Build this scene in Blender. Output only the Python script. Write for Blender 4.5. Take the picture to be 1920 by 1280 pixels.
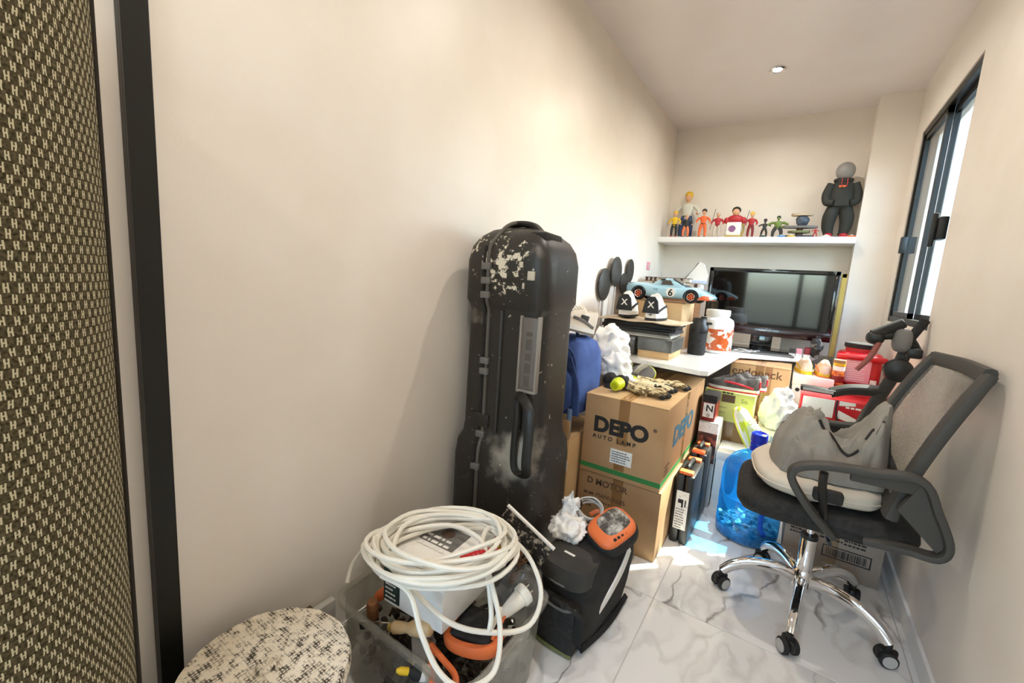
import bpy, bmesh, math, random
from mathutils import Vector, Matrix, noise, Euler
random.seed(7)
for o in list(bpy.data.objects): bpy.data.objects.remove(o)
SC = bpy.context.scene
COL = SC.collection
PI = math.pi
R = math.radians

# ------------------------------------------------------------------ camera
cam_d = bpy.data.cameras.new('camera'); cam = bpy.data.objects.new('camera', cam_d); COL.objects.link(cam)
cam_d.sensor_width = 36; cam_d.lens = 795/1920*36; cam_d.clip_start = .02
ax_r = Vector((.829, .556, .064)); ax_d = Vector((.134, -.085, -.987)); ax_f = Vector((-.544, .827, -.145))
ax_f.normalize(); ax_d = (ax_d - ax_f*ax_d.dot(ax_f)).normalized(); ax_r = ax_d.cross(ax_f).normalized()
mw = Matrix.Identity(4)
for i in range(3):
    mw[i][0] = ax_r[i]; mw[i][1] = -ax_d[i]; mw[i][2] = -ax_f[i]
mw[2][3] = 1.2
cam.matrix_world = mw
SC.camera = cam

# ------------------------------------------------------------------ world, sun, exposure
W = bpy.data.worlds.new('world'); SC.world = W; W.use_nodes = True
nt = W.node_tree
sky = nt.nodes.new('ShaderNodeTexSky'); sky.sky_type = 'NISHITA'; sky.sun_disc = False
sky.sun_elevation = R(53); sky.sun_rotation = R(45); sky.air_density = 1.0; sky.dust_density = 2.5
bg = nt.nodes['Background']; bg.inputs['Strength'].default_value = 2.6
nt.links.new(sky.outputs[0], bg.inputs[0])
sun_d = bpy.data.lights.new('sun', 'SUN'); sun = bpy.data.objects.new('sun', sun_d); COL.objects.link(sun)
sun_d.energy = 22; sun_d.angle = R(.6); sun_d.color = (1, .95, .86)
sun.rotation_euler = Vector((-.6, -.6, -1.12)).to_track_quat('-Z', 'Y').to_euler()
SC.view_settings.view_transform = 'Standard'; SC.view_settings.look = 'None'
SC.view_settings.exposure = .32; SC.view_settings.gamma = 1; SC.view_settings.use_curve_mapping = False
DOWNLIGHT_W = 7.0

# ------------------------------------------------------------------ materials
def lin(h):
    h = h.lstrip('#'); c = [int(h[i:i+2], 16)/255 for i in (0, 2, 4)]
    return tuple((x/12.92 if x <= .04045 else ((x+.055)/1.055)**2.4) for x in c) + (1,)
_M = {}
def M(name, col='#888888', rough=.5, metal=0, col2=None, scale=20, lo=.4, hi=.6, bump=0, bscale=None, spec=.5, coat=0, detail=4, stretch=None, emit=0, sheen=0):
    """principled material; optional second colour mixed by object-space noise, optional fine bump"""
    if name in _M: return _M[name]
    m = bpy.data.materials.new(name); m.use_nodes = True; n = m.node_tree.nodes; l = m.node_tree.links
    p = n['Principled BSDF']
    p.inputs['Base Color'].default_value = lin(col); p.inputs['Roughness'].default_value = rough
    p.inputs['Metallic'].default_value = metal; p.inputs['Specular IOR Level'].default_value = spec
    p.inputs['Coat Weight'].default_value = coat
    if sheen: p.inputs['Sheen Weight'].default_value = sheen
    tc = n.new('ShaderNodeTexCoord'); vec = tc.outputs['Object']
    if stretch:
        mp = n.new('ShaderNodeMapping'); mp.inputs['Scale'].default_value = stretch
        l.new(vec, mp.inputs[0]); vec = mp.outputs[0]
    if col2:
        nz = n.new('ShaderNodeTexNoise'); nz.inputs['Scale'].default_value = scale; nz.inputs['Detail'].default_value = detail
        l.new(vec, nz.inputs['Vector'])
        rp = n.new('ShaderNodeValToRGB'); rp.color_ramp.elements[0].position = lo; rp.color_ramp.elements[1].position = hi
        rp.color_ramp.elements[0].color = lin(col); rp.color_ramp.elements[1].color = lin(col2)
        l.new(nz.outputs['Fac'], rp.inputs[0]); l.new(rp.outputs[0], p.inputs['Base Color'])
    if bump:
        nb = n.new('ShaderNodeTexNoise'); nb.inputs['Scale'].default_value = bscale or scale*3; nb.inputs['Detail'].default_value = 3
        l.new(vec, nb.inputs['Vector'])
        bp = n.new('ShaderNodeBump'); bp.inputs['Strength'].default_value = bump; bp.inputs['Distance'].default_value = .004
        l.new(nb.outputs['Fac'], bp.inputs['Height']); l.new(bp.outputs[0], p.inputs['Normal'])
    if emit:
        p.inputs['Emission Color'].default_value = lin(col); p.inputs['Emission Strength'].default_value = emit
    _M[name] = m
    return m
def nodes(name):
    m = bpy.data.materials.new(name); m.use_nodes = True
    _M[name] = m
    return m, m.node_tree.nodes, m.node_tree.links
def clear_mat(name, tint, glossy=.12, rough=.03, haze=0, hazecol='#ffffff'):
    """thin clear sheet: tinted transparency, a little mirror, an optional milky share"""
    m, n, l = nodes(name)
    out = n['Material Output']; n.remove(n['Principled BSDF'])
    t = n.new('ShaderNodeBsdfTransparent'); t.inputs[0].default_value = lin(tint)
    g = n.new('ShaderNodeBsdfGlossy'); g.inputs['Roughness'].default_value = rough; g.inputs[0].default_value = (1, 1, 1, 1)
    fr = n.new('ShaderNodeLayerWeight'); fr.inputs['Blend'].default_value = .5
    pw = n.new('ShaderNodeMath'); pw.operation = 'POWER'; pw.inputs[1].default_value = 5; l.new(fr.outputs['Facing'], pw.inputs[0])
    ma = n.new('ShaderNodeMath'); ma.operation = 'MULTIPLY_ADD'; ma.inputs[1].default_value = .6; ma.inputs[2].default_value = glossy*.3
    l.new(pw.outputs[0], ma.inputs[0])
    mx = n.new('ShaderNodeMixShader'); l.new(ma.outputs[0], mx.inputs[0]); l.new(t.outputs[0], mx.inputs[1]); l.new(g.outputs[0], mx.inputs[2])
    last = mx
    if haze:
        df = n.new('ShaderNodeBsdfDiffuse'); df.inputs[0].default_value = lin(hazecol)
        tl = n.new('ShaderNodeBsdfTranslucent'); tl.inputs[0].default_value = lin(hazecol)
        ad = n.new('ShaderNodeMixShader'); ad.inputs[0].default_value = .5; l.new(df.outputs[0], ad.inputs[1]); l.new(tl.outputs[0], ad.inputs[2])
        m2 = n.new('ShaderNodeMixShader'); m2.inputs[0].default_value = haze
        l.new(mx.outputs[0], m2.inputs[1]); l.new(ad.outputs[0], m2.inputs[2]); last = m2
    l.new(last.outputs[0], out.inputs[0])
    return m

M('wall', '#f0e6d9', .40, spec=.4, col2='#ece1d3', scale=3, bump=.05, bscale=140)
M('ceil', '#ece4de', .22, spec=.45, col2='#e8dfd8', scale=2, bump=.05, bscale=5)
M('trimwhite', '#f4f1ec', .35)
M('blackmetal', '#14140f', .42, spec=.4)
M('blackplastic', '#191816', .45)
M('softblack', '#1d1c1a', .85, col2='#2a2826', scale=60)
M('darkgrey', '#34322f', .6)
M('midgrey', '#6f6c68', .6)
M('chairgrey', '#3e3b36', .6)
M('lightgrey', '#b9b4ab', .5)
M('chrome', '#e9e9ea', .07, metal=1)
M('white', '#f0ece4', .4)
M('whitegloss', '#f3f0ea', .18, coat=.3)
M('red', '#c4101c', .3, coat=.3)
M('darkred', '#7d1015', .4)
M('orange', '#e8743c', .45)
M('yellow', '#e2b61c', .45)
M('lime', '#d3e01c', .4)
M('wood', '#a9744a', .55, col2='#8a5a36', scale=14, stretch=(1, 1, 6))
M('woodlight', '#d8b98a', .5, col2='#c49b68', scale=14)
M('card', '#ad845b', .85, col2='#b78f65', scale=5, bump=.12, bscale=220)
M('cardlight', '#cfab7c', .85, col2='#c7a172', scale=6, bump=.1, bscale=220)
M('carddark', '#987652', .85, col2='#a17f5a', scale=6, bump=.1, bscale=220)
M('cardgrey', '#9d8a78', .85, col2='#a69381', scale=6, bump=.1, bscale=220)
M('ink', '#1f1a17', .7); M('inkbrown', '#5a4433', .8); M('inkgreen', '#2f7a3a', .7); M('inkblue', '#3f6f86', .7)
M('paper', '#efeae0', .7, col2='#dcd7cc', scale=90, lo=.5, hi=.62)
clear_mat('tape', '#f8efdc', .3, .18, haze=.25, hazecol='#d2b387')
clear_mat('glass', '#f4faf8', .1)
clear_mat('jugblue', '#92daff', .2, .05, haze=.24, hazecol='#35b0f7')
clear_mat('totclear', '#f2f2ee', .25, .08, haze=.16, hazecol='#dcdad2')
clear_mat('cleargrey', '#d8d8d4', .3, .1, haze=.25, hazecol='#b5b5b0')

def marble():
    m, n, l = nodes('marble'); p = n['Principled BSDF']
    p.inputs['Roughness'].default_value = .07; p.inputs['Specular IOR Level'].default_value = .6
    tc = n.new('ShaderNodeTexCoord'); oi = n.new('ShaderNodeObjectInfo')
    cb = n.new('ShaderNodeVectorMath'); cb.operation = 'SCALE'; cb.inputs['Scale'].default_value = 17
    l.new(oi.outputs['Location'], cb.inputs[0])
    ad = n.new('ShaderNodeVectorMath'); l.new(tc.outputs['Object'], ad.inputs[0]); l.new(cb.outputs[0], ad.inputs[1])
    def ridge(scale, width, off, warp):
        w = n.new('ShaderNodeTexNoise'); w.inputs['Scale'].default_value = scale*1.7; w.inputs['Detail'].default_value = 5; l.new(ad.outputs[0], w.inputs['Vector'])
        sc = n.new('ShaderNodeVectorMath'); sc.operation = 'MULTIPLY_ADD'; sc.inputs[1].default_value = (warp, warp, 0); l.new(w.outputs['Color'], sc.inputs[0]); l.new(ad.outputs[0], sc.inputs[2])
        z = n.new('ShaderNodeTexNoise'); z.inputs['Scale'].default_value = scale; z.inputs['Detail'].default_value = 2
        mp = n.new('ShaderNodeMapping'); mp.inputs['Location'].default_value = (off, off, off); mp.inputs['Rotation'].default_value = (0, 0, .5); mp.inputs['Scale'].default_value = (1.8, .75, 1)
        l.new(sc.outputs[0], mp.inputs[0]); l.new(mp.outputs[0], z.inputs['Vector'])
        s = n.new('ShaderNodeMath'); s.operation = 'SUBTRACT'; s.inputs[1].default_value = .5; l.new(z.outputs['Fac'], s.inputs[0])
        a = n.new('ShaderNodeMath'); a.operation = 'ABSOLUTE'; l.new(s.outputs[0], a.inputs[0])
        r = n.new('ShaderNodeMapRange'); r.inputs['From Min'].default_value = 0; r.inputs['From Max'].default_value = width; r.inputs['To Min'].default_value = 1; r.inputs['To Max'].default_value = 0
        l.new(a.outputs[0], r.inputs['Value'])
        return r.outputs[0]
    v1 = ridge(2.2, .020, 3.1, .22); v2 = ridge(3.4, .05, 9.7, .18)
    k = n.new('ShaderNodeTexNoise'); k.inputs['Scale'].default_value = 2.6; l.new(ad.outputs[0], k.inputs['Vector'])
    kr = n.new('ShaderNodeMapRange'); kr.inputs['From Min'].default_value = .42; kr.inputs['From Max'].default_value = .6; l.new(k.outputs['Fac'], kr.inputs['Value'])
    a1 = n.new('ShaderNodeMath'); a1.operation = 'MULTIPLY'; l.new(v1, a1.inputs[0]); l.new(kr.outputs[0], a1.inputs[1])
    a2 = n.new('ShaderNodeMath'); a2.operation = 'MULTIPLY'; a2.inputs[1].default_value = .32; l.new(v2, a2.inputs[0])
    mx = n.new('ShaderNodeMix'); mx.data_type = 'RGBA'; mx.inputs['A'].default_value = lin('#eeebe6'); mx.inputs['B'].default_value = lin('#b9b1aa'); l.new(a2.outputs[0], mx.inputs['Factor'])
    m2 = n.new('ShaderNodeMix'); m2.data_type = 'RGBA'; m2.inputs['B'].default_value = lin('#8b837c'); l.new(mx.outputs['Result'], m2.inputs['A']); l.new(a1.outputs[0], m2.inputs['Factor'])
    l.new(m2.outputs['Result'], p.inputs['Base Color'])
marble()

def splatter(name, base, spot, scale, lo, hi, rough=.6, base2=None, grid=0):
    """base plastic with hard-edged splashes of dried paint or plaster"""
    m, n, l = nodes(name); p = n['Principled BSDF']; p.inputs['Roughness'].default_value = rough
    tc = n.new('ShaderNodeTexCoord')
    z = n.new('ShaderNodeTexNoise'); z.inputs['Scale'].default_value = scale; z.inputs['Detail'].default_value = 9; z.inputs['Roughness'].default_value = .68
    l.new(tc.outputs['Object'], z.inputs['Vector'])
    r = n.new('ShaderNodeMapRange'); r.inputs['From Min'].default_value = lo; r.inputs['From Max'].default_value = hi; l.new(z.outputs['Fac'], r.inputs['Value'])
    fac = r.outputs[0]
    if grid:
        ck = n.new('ShaderNodeTexWave'); ck.inputs['Scale'].default_value = grid; ck.bands_direction = 'X'; l.new(tc.outputs['Object'], ck.inputs['Vector'])
        c2 = n.new('ShaderNodeTexWave'); c2.inputs['Scale'].default_value = grid; c2.bands_direction = 'Y'; l.new(tc.outputs['Object'], c2.inputs['Vector'])
        mu = n.new('ShaderNodeMath'); mu.operation = 'MULTIPLY'; l.new(ck.outputs['Fac'], mu.inputs[0]); l.new(c2.outputs['Fac'], mu.inputs[1])
        ad = n.new('ShaderNodeMath'); ad.operation = 'MULTIPLY_ADD'; ad.inputs[1].default_value = .16; l.new(mu.outputs[0], ad.inputs[0]); l.new(z.outputs['Fac'], ad.inputs[2])
        l.new(ad.outputs[0], r.inputs['Value'])
    mx = n.new('ShaderNodeMix'); mx.data_type = 'RGBA'; mx.inputs['A'].default_value = lin(base)
    if base2:
        z2 = n.new('ShaderNodeTexNoise'); z2.inputs['Scale'].default_value = 5; z2.inputs['Detail'].default_value = 4; l.new(tc.outputs['Object'], z2.inputs['Vector'])
        q = n.new('ShaderNodeMix'); q.data_type = 'RGBA'; q.inputs['A'].default_value = lin(spot); q.inputs['B'].default_value = lin(base2)
        rr = n.new('ShaderNodeMapRange'); rr.inputs['From Min'].default_value = .4; rr.inputs['From Max'].default_value = .62; l.new(z2.outputs['Fac'], rr.inputs['Value'])
        l.new(rr.outputs[0], q.inputs['Factor']); l.new(q.outputs['Result'], mx.inputs['B'])
    else:
        mx.inputs['B'].default_value = lin(spot)
    l.new(fac, mx.inputs['Factor']); l.new(mx.outputs['Result'], p.inputs['Base Color'])
    bp = n.new('ShaderNodeBump'); bp.inputs['Strength'].default_value = .4; bp.inputs['Distance'].default_value = .003; l.new(fac, bp.inputs['Height']); l.new(bp.outputs[0], p.inputs['Normal'])
    return m
splatter('caked', '#4a4337', '#f3e9d6', 46, .42, .55, .85, '#d9cab0', grid=46)
splatter('cakedside', '#1c1b19', '#e9dcc4', 30, .60, .64, .7)
def case_plastic():
    m, n, l = nodes('caseplastic'); p = n['Principled BSDF']; p.inputs['Roughness'].default_value = .42
    tc = n.new('ShaderNodeTexCoord'); sp = n.new('ShaderNodeSeparateXYZ'); l.new(tc.outputs['Object'], sp.inputs[0])
    z = n.new('ShaderNodeTexNoise'); z.inputs['Scale'].default_value = 38; z.inputs['Detail'].default_value = 7; z.inputs['Roughness'].default_value = .7; l.new(tc.outputs['Object'], z.inputs['Vector'])
    # paint splashes on the head of the case, worn dusty patch lower down: marks with a place of their own
    def blob(cx, cy, cz, rad, amp=.19):
        d = n.new('ShaderNodeVectorMath'); d.operation = 'DISTANCE'; d.inputs[1].default_value = (cx, cy, cz); l.new(tc.outputs['Object'], d.inputs[0])
        r = n.new('ShaderNodeMapRange'); r.inputs['From Min'].default_value = 0; r.inputs['From Max'].default_value = rad; r.inputs['To Min'].default_value = amp; r.inputs['To Max'].default_value = 0; l.new(d.outputs['Value'], r.inputs['Value'])
        return r.outputs[0]
    def thr(fac_in, lo, hi):
        a = n.new('ShaderNodeMath'); a.operation = 'ADD'; l.new(z.outputs['Fac'], a.inputs[0]); l.new(fac_in, a.inputs[1])
        r = n.new('ShaderNodeMapRange'); r.inputs['From Min'].default_value = lo; r.inputs['From Max'].default_value = hi; l.new(a.outputs[0], r.inputs['Value']); return r.outputs[0]
    b1 = blob(0, -.17, 1.25, .16); b1b = blob(-.14, -.15, 1.33, .10); mxx = n.new('ShaderNodeMath'); mxx.operation = 'MAXIMUM'; l.new(b1, mxx.inputs[0]); l.new(b1b, mxx.inputs[1])
    f1 = thr(mxx.outputs[0], .655, .675)
    b2 = blob(.09, -.17, .58, .19, .42)
    z3 = n.new('ShaderNodeTexNoise'); z3.inputs['Scale'].default_value = 9; z3.inputs['Detail'].default_value = 6; l.new(tc.outputs['Object'], z3.inputs['Vector'])
    a3 = n.new('ShaderNodeMath'); a3.operation = 'ADD'; l.new(z3.outputs['Fac'], a3.inputs[0]); l.new(b2, a3.inputs[1])
    f2 = n.new('ShaderNodeMapRange'); f2.inputs['From Min'].default_value = .66; f2.inputs['From Max'].default_value = .90; f2.inputs['To Max'].default_value = .8; l.new(a3.outputs[0], f2.inputs['Value'])
    m1 = n.new('ShaderNodeMix'); m1.data_type = 'RGBA'; m1.inputs['A'].default_value = lin('#2b2824'); m1.inputs['B'].default_value = lin('#a8a091'); l.new(f2.outputs[0], m1.inputs['Factor'])
    m2 = n.new('ShaderNodeMix'); m2.data_type = 'RGBA'; m2.inputs['B'].default_value = lin('#e2d9c4'); l.new(m1.outputs['Result'], m2.inputs['A']); l.new(f1, m2.inputs['Factor'])
    l.new(m2.outputs['Result'], p.inputs['Base Color'])
    nb = n.new('ShaderNodeTexNoise'); nb.inputs['Scale'].default_value = 300; l.new(tc.outputs['Object'], nb.inputs['Vector'])
    bp = n.new('ShaderNodeBump'); bp.inputs['Strength'].default_value = .12; bp.inputs['Distance'].default_value = .002; l.new(nb.outputs['Fac'], bp.inputs['Height']); l.new(bp.outputs[0], p.inputs['Normal'])
case_plastic()
def weave():
    """woven rug: pale H-shaped stitches checkered on olive ground, from UV (metres round the roll, metres up)"""
    m, n, l = nodes('weave'); p = n['Principled BSDF']; p.inputs['Roughness'].default_value = .95; p.inputs['Specular IOR Level'].default_value = .1
    uv = n.new('ShaderNodeUVMap'); sp = n.new('ShaderNodeSeparateXYZ')
    nz = n.new('ShaderNodeTexNoise'); nz.inputs['Scale'].default_value = 60; nz.inputs['Detail'].default_value = 2; l.new(uv.outputs[0], nz.inputs['Vector'])
    wm = n.new('ShaderNodeVectorMath'); wm.operation = 'MULTIPLY_ADD'; wm.inputs[1].default_value = (.004, .005, 0); l.new(nz.outputs['Color'], wm.inputs[0]); l.new(uv.outputs[0], wm.inputs[2])
    l.new(wm.outputs[0], sp.inputs[0])
    def math_(op, a, b=None, c=None):
        k = n.new('ShaderNodeMath'); k.operation = op
        for i, v in enumerate((a, b, c)):
            if v is None: continue
            if isinstance(v, (int, float)): k.inputs[i].default_value = v
            else: l.new(v, k.inputs[i])
        return k.outputs[0]
    U = math_('DIVIDE', sp.outputs['X'], .0125); V = math_('DIVIDE', sp.outputs['Y'], .0112)
    row = math_('FLOOR', V); sh = math_('MULTIPLY', math_('MODULO', row, 2), .5)
    fu = math_('FRACT', math_('ADD', U, sh)); fv = math_('FRACT', V)
    b1 = math_('COMPARE', fu, .17, .065); b2 = math_('COMPARE', fu, .42, .065); bars = math_('MULTIPLY', math_('MAXIMUM', b1, b2), math_('COMPARE', fv, .5, .42))
    mid = math_('MULTIPLY', math_('COMPARE', fu, .29, .13), math_('COMPARE', fv, .5, .07))
    H = math_('MAXIMUM', bars, mid)
    z = n.new('ShaderNodeTexNoise'); z.inputs['Scale'].default_value = 260; z.inputs['Detail'].default_value = 2; l.new(uv.outputs[0], z.inputs['Vector'])
    g = n.new('ShaderNodeValToRGB'); g.color_ramp.elements[0].color = lin('#2c2617'); g.color_ramp.elements[1].color = lin('#6a6048'); g.color_ramp.elements[0].position = .3; g.color_ramp.elements[1].position = .72; l.new(z.outputs['Fac'], g.inputs[0])
    mx = n.new('ShaderNodeMix'); mx.data_type = 'RGBA'; mx.inputs['B'].default_value = lin('#c9bf9f'); l.new(g.outputs[0], mx.inputs['A']); l.new(H, mx.inputs['Factor'])
    l.new(mx.outputs['Result'], p.inputs['Base Color'])
    bp = n.new('ShaderNodeBump'); bp.inputs['Strength'].default_value = .6; bp.inputs['Distance'].default_value = .003; l.new(H, bp.inputs['Height']); l.new(bp.outputs[0], p.inputs['Normal'])
weave()
def meshfab():
    m, n, l = nodes('meshfab'); p = n['Principled BSDF']; p.inputs['Base Color'].default_value = lin('#7d7974'); p.inputs['Roughness'].default_value = .8
    tc = n.new('ShaderNodeTexCoord')
    v = n.new('ShaderNodeTexVoronoi'); v.inputs['Scale'].default_value = 420; l.new(tc.outputs['Object'], v.inputs['Vector'])
    r = n.new('ShaderNodeMapRange'); r.inputs['From Min'].default_value = .2; r.inputs['From Max'].default_value = .5; r.inputs['To Min'].default_value = .08; r.inputs['To Max'].default_value = .75; l.new(v.outputs['Distance'], r.inputs['Value'])
    l.new(r.outputs[0], p.inputs['Alpha'])
meshfab()
M('camo', '#cdb98e', .85, col2='#6d5a38', scale=28, lo=.5, hi=.56, bump=.3)
M('camo2', '#d8c7a0', .85, col2='#1d1a15', scale=22, lo=.58, hi=.62, bump=.3)
M('plasticbag', '#f2efea', .3, bump=.3, bscale=60)
M('denim', '#4561a0', .8, col2='#3a5390', scale=9, bump=.25, bscale=200)
M('denimdark', '#33487c', .85, bump=.2, bscale=200)
M('greyfab', '#918a80', .85, col2='#857e74', scale=6, bump=.2, bscale=260)
M('cushion', '#d9cbb8', .85, col2='#d0c1ad', scale=7, bump=.2, bscale=260)
M('cablewhite', '#efe9da', .4)
M('tvscreen', '#0a0707', .06, coat=.6)
M('tvbezel', '#0d0c0c', .12, coat=.5)
M('tvred', '#240a0d', .2, coat=.4)
M('carblue', '#a9cfdd', .15, coat=.6); M('carorange', '#e5642c', .18, coat=.5)
M('carglass', '#3a3838', .08, coat=.5); M('tyre', '#12110f', .75)
M('greenbox', '#c9cb7c', .6, col2='#c1c374', scale=4)
M('jarprint', '#f5eee0', .35, col2='#c65a22', scale=26, lo=.46, hi=.5, detail=6)
M('gameprint', '#3b1d18', .4, col2='#9c4f3a', scale=30, lo=.5, hi=.66)
M('skin', '#dba57f', .55); M('hairyellow', '#e0b42a', .5); M('hairblack', '#16130f', .5)
M('coins', '#5d8fae', .35, metal=.7, col2='#b8c9d0', scale=60, lo=.4, hi=.62, bump=.8, bscale=90)
M('jughandle', '#0a2bb5', .3)
M('reddark', '#8d4a42', .4)
M('bulb', '#fff4e2', .3, emit=30)
M('grout', '#cfc9c0', .8)
M('extwall', '#e9e6de', .8, col2='#dcd8ce', scale=1.2)
M('pale', '#c9bfae', .7); M('purple', '#3c2b96', .4); M('sky', '#2f86c8', .4); M('brownbook', '#4c2f22', .6); M('tan', '#cdb99d', .7, col2='#c0a98a', scale=12)
M('pink', '#e79aa6', .6); M('green', '#2d5a34', .5, col2='#1b3a22', scale=8); M('gold', '#b79a4e', .35, metal=.4); M('olive', '#6c7040', .6)

# ------------------------------------------------------------------ mesh helpers
class B:
    def __init__(s): s.bm = bmesh.new()
    def face(s, vs):
        try: return s.bm.faces.new(vs)
        except ValueError: return None
    def box(s, x0, x1, y0, y1, z0, z1, bev=0, seg=2, mx=None):
        t = bmesh.new()
        vs = [t.verts.new((x, y, z)) for x in (x0, x1) for y in (y0, y1) for z in (z0, z1)]
        for f in ((0, 1, 3, 2), (4, 6, 7, 5), (0, 4, 5, 1), (2, 3, 7, 6), (0, 2, 6, 4), (1, 5, 7, 3)): t.faces.new([vs[i] for i in f])
        if bev: bmesh.ops.bevel(t, geom=t.edges[:], offset=bev, segments=seg, affect='EDGES', profile=.5)
        s.merge(t, mx); return s
    def merge(s, t, mx=None):
        if mx is not None: bmesh.ops.transform(t, matrix=mx, verts=t.verts)
        me = bpy.data.meshes.new('tmp'); t.to_mesh(me); t.free(); s.bm.from_mesh(me); bpy.data.meshes.remove(me)
    def rings(s, rs, closed=True, cap0=True, cap1=True):
        vr = [[s.bm.verts.new(p) for p in r] for r in rs]
        n = len(rs[0])
        for a, b in zip(vr, vr[1:]):
            for i in range(n if closed else n-1):
                j = (i+1) % n
                s.face((a[i], a[j], b[j], b[i]))
        if cap0: s.face(vr[0][::-1])
        if cap1: s.face(vr[-1])
        return s
    def cyl(s, p0, p1, r0, r1=None, seg=16, bev=0):
        r1 = r0 if r1 is None else r1
        p0 = Vector(p0); p1 = Vector(p1); d = (p1-p0).normalized()
        a = d.orthogonal().normalized(); b = d.cross(a)
        def ring(c, r): return [c + (a*math.cos(2*PI*i/seg) + b*math.sin(2*PI*i/seg))*r for i in range(seg)]
        if bev:
            rs = [ring(p0, r0-bev), ring(p0+d*bev, r0), ring(p1-d*bev, r1), ring(p1, r1-bev)]
        else: rs = [ring(p0, r0), ring(p1, r1)]
        return s.rings(rs)
    def tube(s, pts, r, seg=8, closed=False, smooth=6, flat=None, up=None):
        """round tube along a smoothed path; r may be a list; flat=(w,h) gives a flattened section"""
        pts = [Vector(p) for p in pts]
        if smooth:
            rr = r if isinstance(r, (list, tuple)) else None
            out = []; ro = []; n = len(pts); last = n if closed else n-1
            for i in range(last):
                g = lambda k: pts[k % n] if closed else pts[max(0, min(n-1, k))]
                a, b, c, d = g(i-1), g(i), g(i+1), g(i+2)
                for k in range(smooth):
                    t = k/smooth
                    out.append(.5*((2*b) + (c-a)*t + (2*a-5*b+4*c-d)*t*t + (3*b-a-3*c+d)*t*t*t))
                    if rr: ro.append(rr[i]*(1-t) + rr[(i+1) % n]*t)
            if not closed:
                out.append(pts[-1])
                if rr: ro.append(rr[-1])
            pts = out
            if rr: r = ro
        n = len(pts); rs = []; pa = None
        for i, p in enumerate(pts):
            t = (pts[(i+1) % n] - pts[i-1]) if closed else (pts[min(n-1, i+1)] - pts[max(0, i-1)])
            if t.length < 1e-9: t = Vector((0, 0, 1))
            t.normalize()
            if up is not None: a = Vector(up); a = a - t*a.dot(t)
            elif pa is None: a = t.orthogonal()
            else: a = pa - t*pa.dot(t)
            if a.length < 1e-6: a = t.orthogonal()
            a.normalize(); pa = a; b = t.cross(a)
            q = r[i] if isinstance(r, (list, tuple)) else r
            w, h = (flat[0]*q, flat[1]*q) if flat else (q, q)
            ring = []
            for k in range(seg):
                c_, s_ = math.cos(2*PI*k/seg), math.sin(2*PI*k/seg)
                if flat: c_ = math.copysign(abs(c_)**.6, c_); s_ = math.copysign(abs(s_)**.6, s_)
                ring.append(p + a*c_*w + b*s_*h)
            rs.append(ring)
        if closed: rs.append(rs[0]); s.rings(rs, True, False, False); bmesh.ops.remove_doubles(s.bm, verts=s.bm.verts, dist=1e-6)
        else: s.rings(rs)
        return s
    def lathe(s, prof, seg=24, c=(0, 0, 0), cap0=True, cap1=True, sx=1, sy=1, power=None):
        def pt(i, r, z):
            c_, s_ = math.cos(2*PI*i/seg), math.sin(2*PI*i/seg)
            if power: c_ = math.copysign(abs(c_)**power, c_); s_ = math.copysign(abs(s_)**power, s_)
            return (c[0]+r*sx*c_, c[1]+r*sy*s_, c[2]+z)
        return s.rings([[pt(i, r, z) for i in range(seg)] for r, z in prof], True, cap0, cap1)
    def prism(s, poly, h0, h1, axis='z', bev=0, seg=2):
        t = bmesh.new()
        f = {'z': lambda a, b, h: (a, b, h), 'y': lambda a, b, h: (a, h, b), 'x': lambda a, b, h: (h, a, b)}[axis]
        lo = [t.verts.new(f(a, b, h0)) for a, b in poly]; hi = [t.verts.new(f(a, b, h1)) for a, b in poly]
        n = len(poly)
        for i in range(n): t.faces.new((lo[i], lo[(i+1) % n], hi[(i+1) % n], hi[i]))
        t.faces.new(lo[::-1]); t.faces.new(hi)
        if bev:
            es = [e for e in t.edges if len(e.link_faces) == 2 and e.calc_face_angle(0) > .5]
            bmesh.ops.bevel(t, geom=es, offset=bev, segments=seg, affect='EDGES', profile=.5)
        s.merge(t); return s
    def ell(s, c, r, u=16, v=10, amp=0, fr=8, seed=0, power=None, zmin=None):
        """ellipsoid, optionally crumpled with noise or squared off"""
        rs = []
        for j in range(1, v):
            th = PI*j/v; ring = []
            for i in range(u):
                ph = 2*PI*i/u
                d = [math.sin(th)*math.cos(ph), math.sin(th)*math.sin(ph), -math.cos(th)]
                if power: d = [math.copysign(abs(q)**power, q) for q in d]
                q = Vector((c[0]+d[0]*r[0], c[1]+d[1]*r[1], c[2]+d[2]*r[2]))
                if amp: q += Vector(d)*amp*(noise.noise(q*fr+Vector((seed, seed*2, 0)))+.5*noise.noise(q*fr*2.3+Vector((0, seed, 0))))
                if zmin is not None and q.z < zmin: q.z = zmin
                ring.append(q)
            rs.append(ring)
        return s.rings(rs)
    def out(s, name, mat, parent=None, smooth=True, bev=0, seg=2, loc=None, rot=None, sub=0, ang=38, mx=None):
        bm = s.bm
        if bev:
            es = [e for e in bm.edges if len(e.link_faces) == 2 and e.calc_face_angle(0) > .6]
            bmesh.ops.bevel(bm, geom=es, offset=bev, segments=seg, affect='EDGES', profile=.5)
        if mx is not None: bmesh.ops.transform(bm, matrix=mx, verts=bm.verts)
        bmesh.ops.recalc_face_normals(bm, faces=bm.faces)
        me = bpy.data.meshes.new(name); bm.to_mesh(me); bm.free()
        if smooth:
            me.shade_smooth(); me.set_sharp_from_angle(angle=R(ang))
        me.materials.append(_M[mat] if isinstance(mat, str) else mat)
        o = bpy.data.objects.new(name, me); COL.objects.link(o)
        if parent: o.parent = parent
        if loc: o.location = loc
        if rot: o.rotation_euler = rot
        if sub:
            md = o.modifiers.new('sub', 'SUBSURF'); md.levels = sub; md.render_levels = sub
        return o
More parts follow.
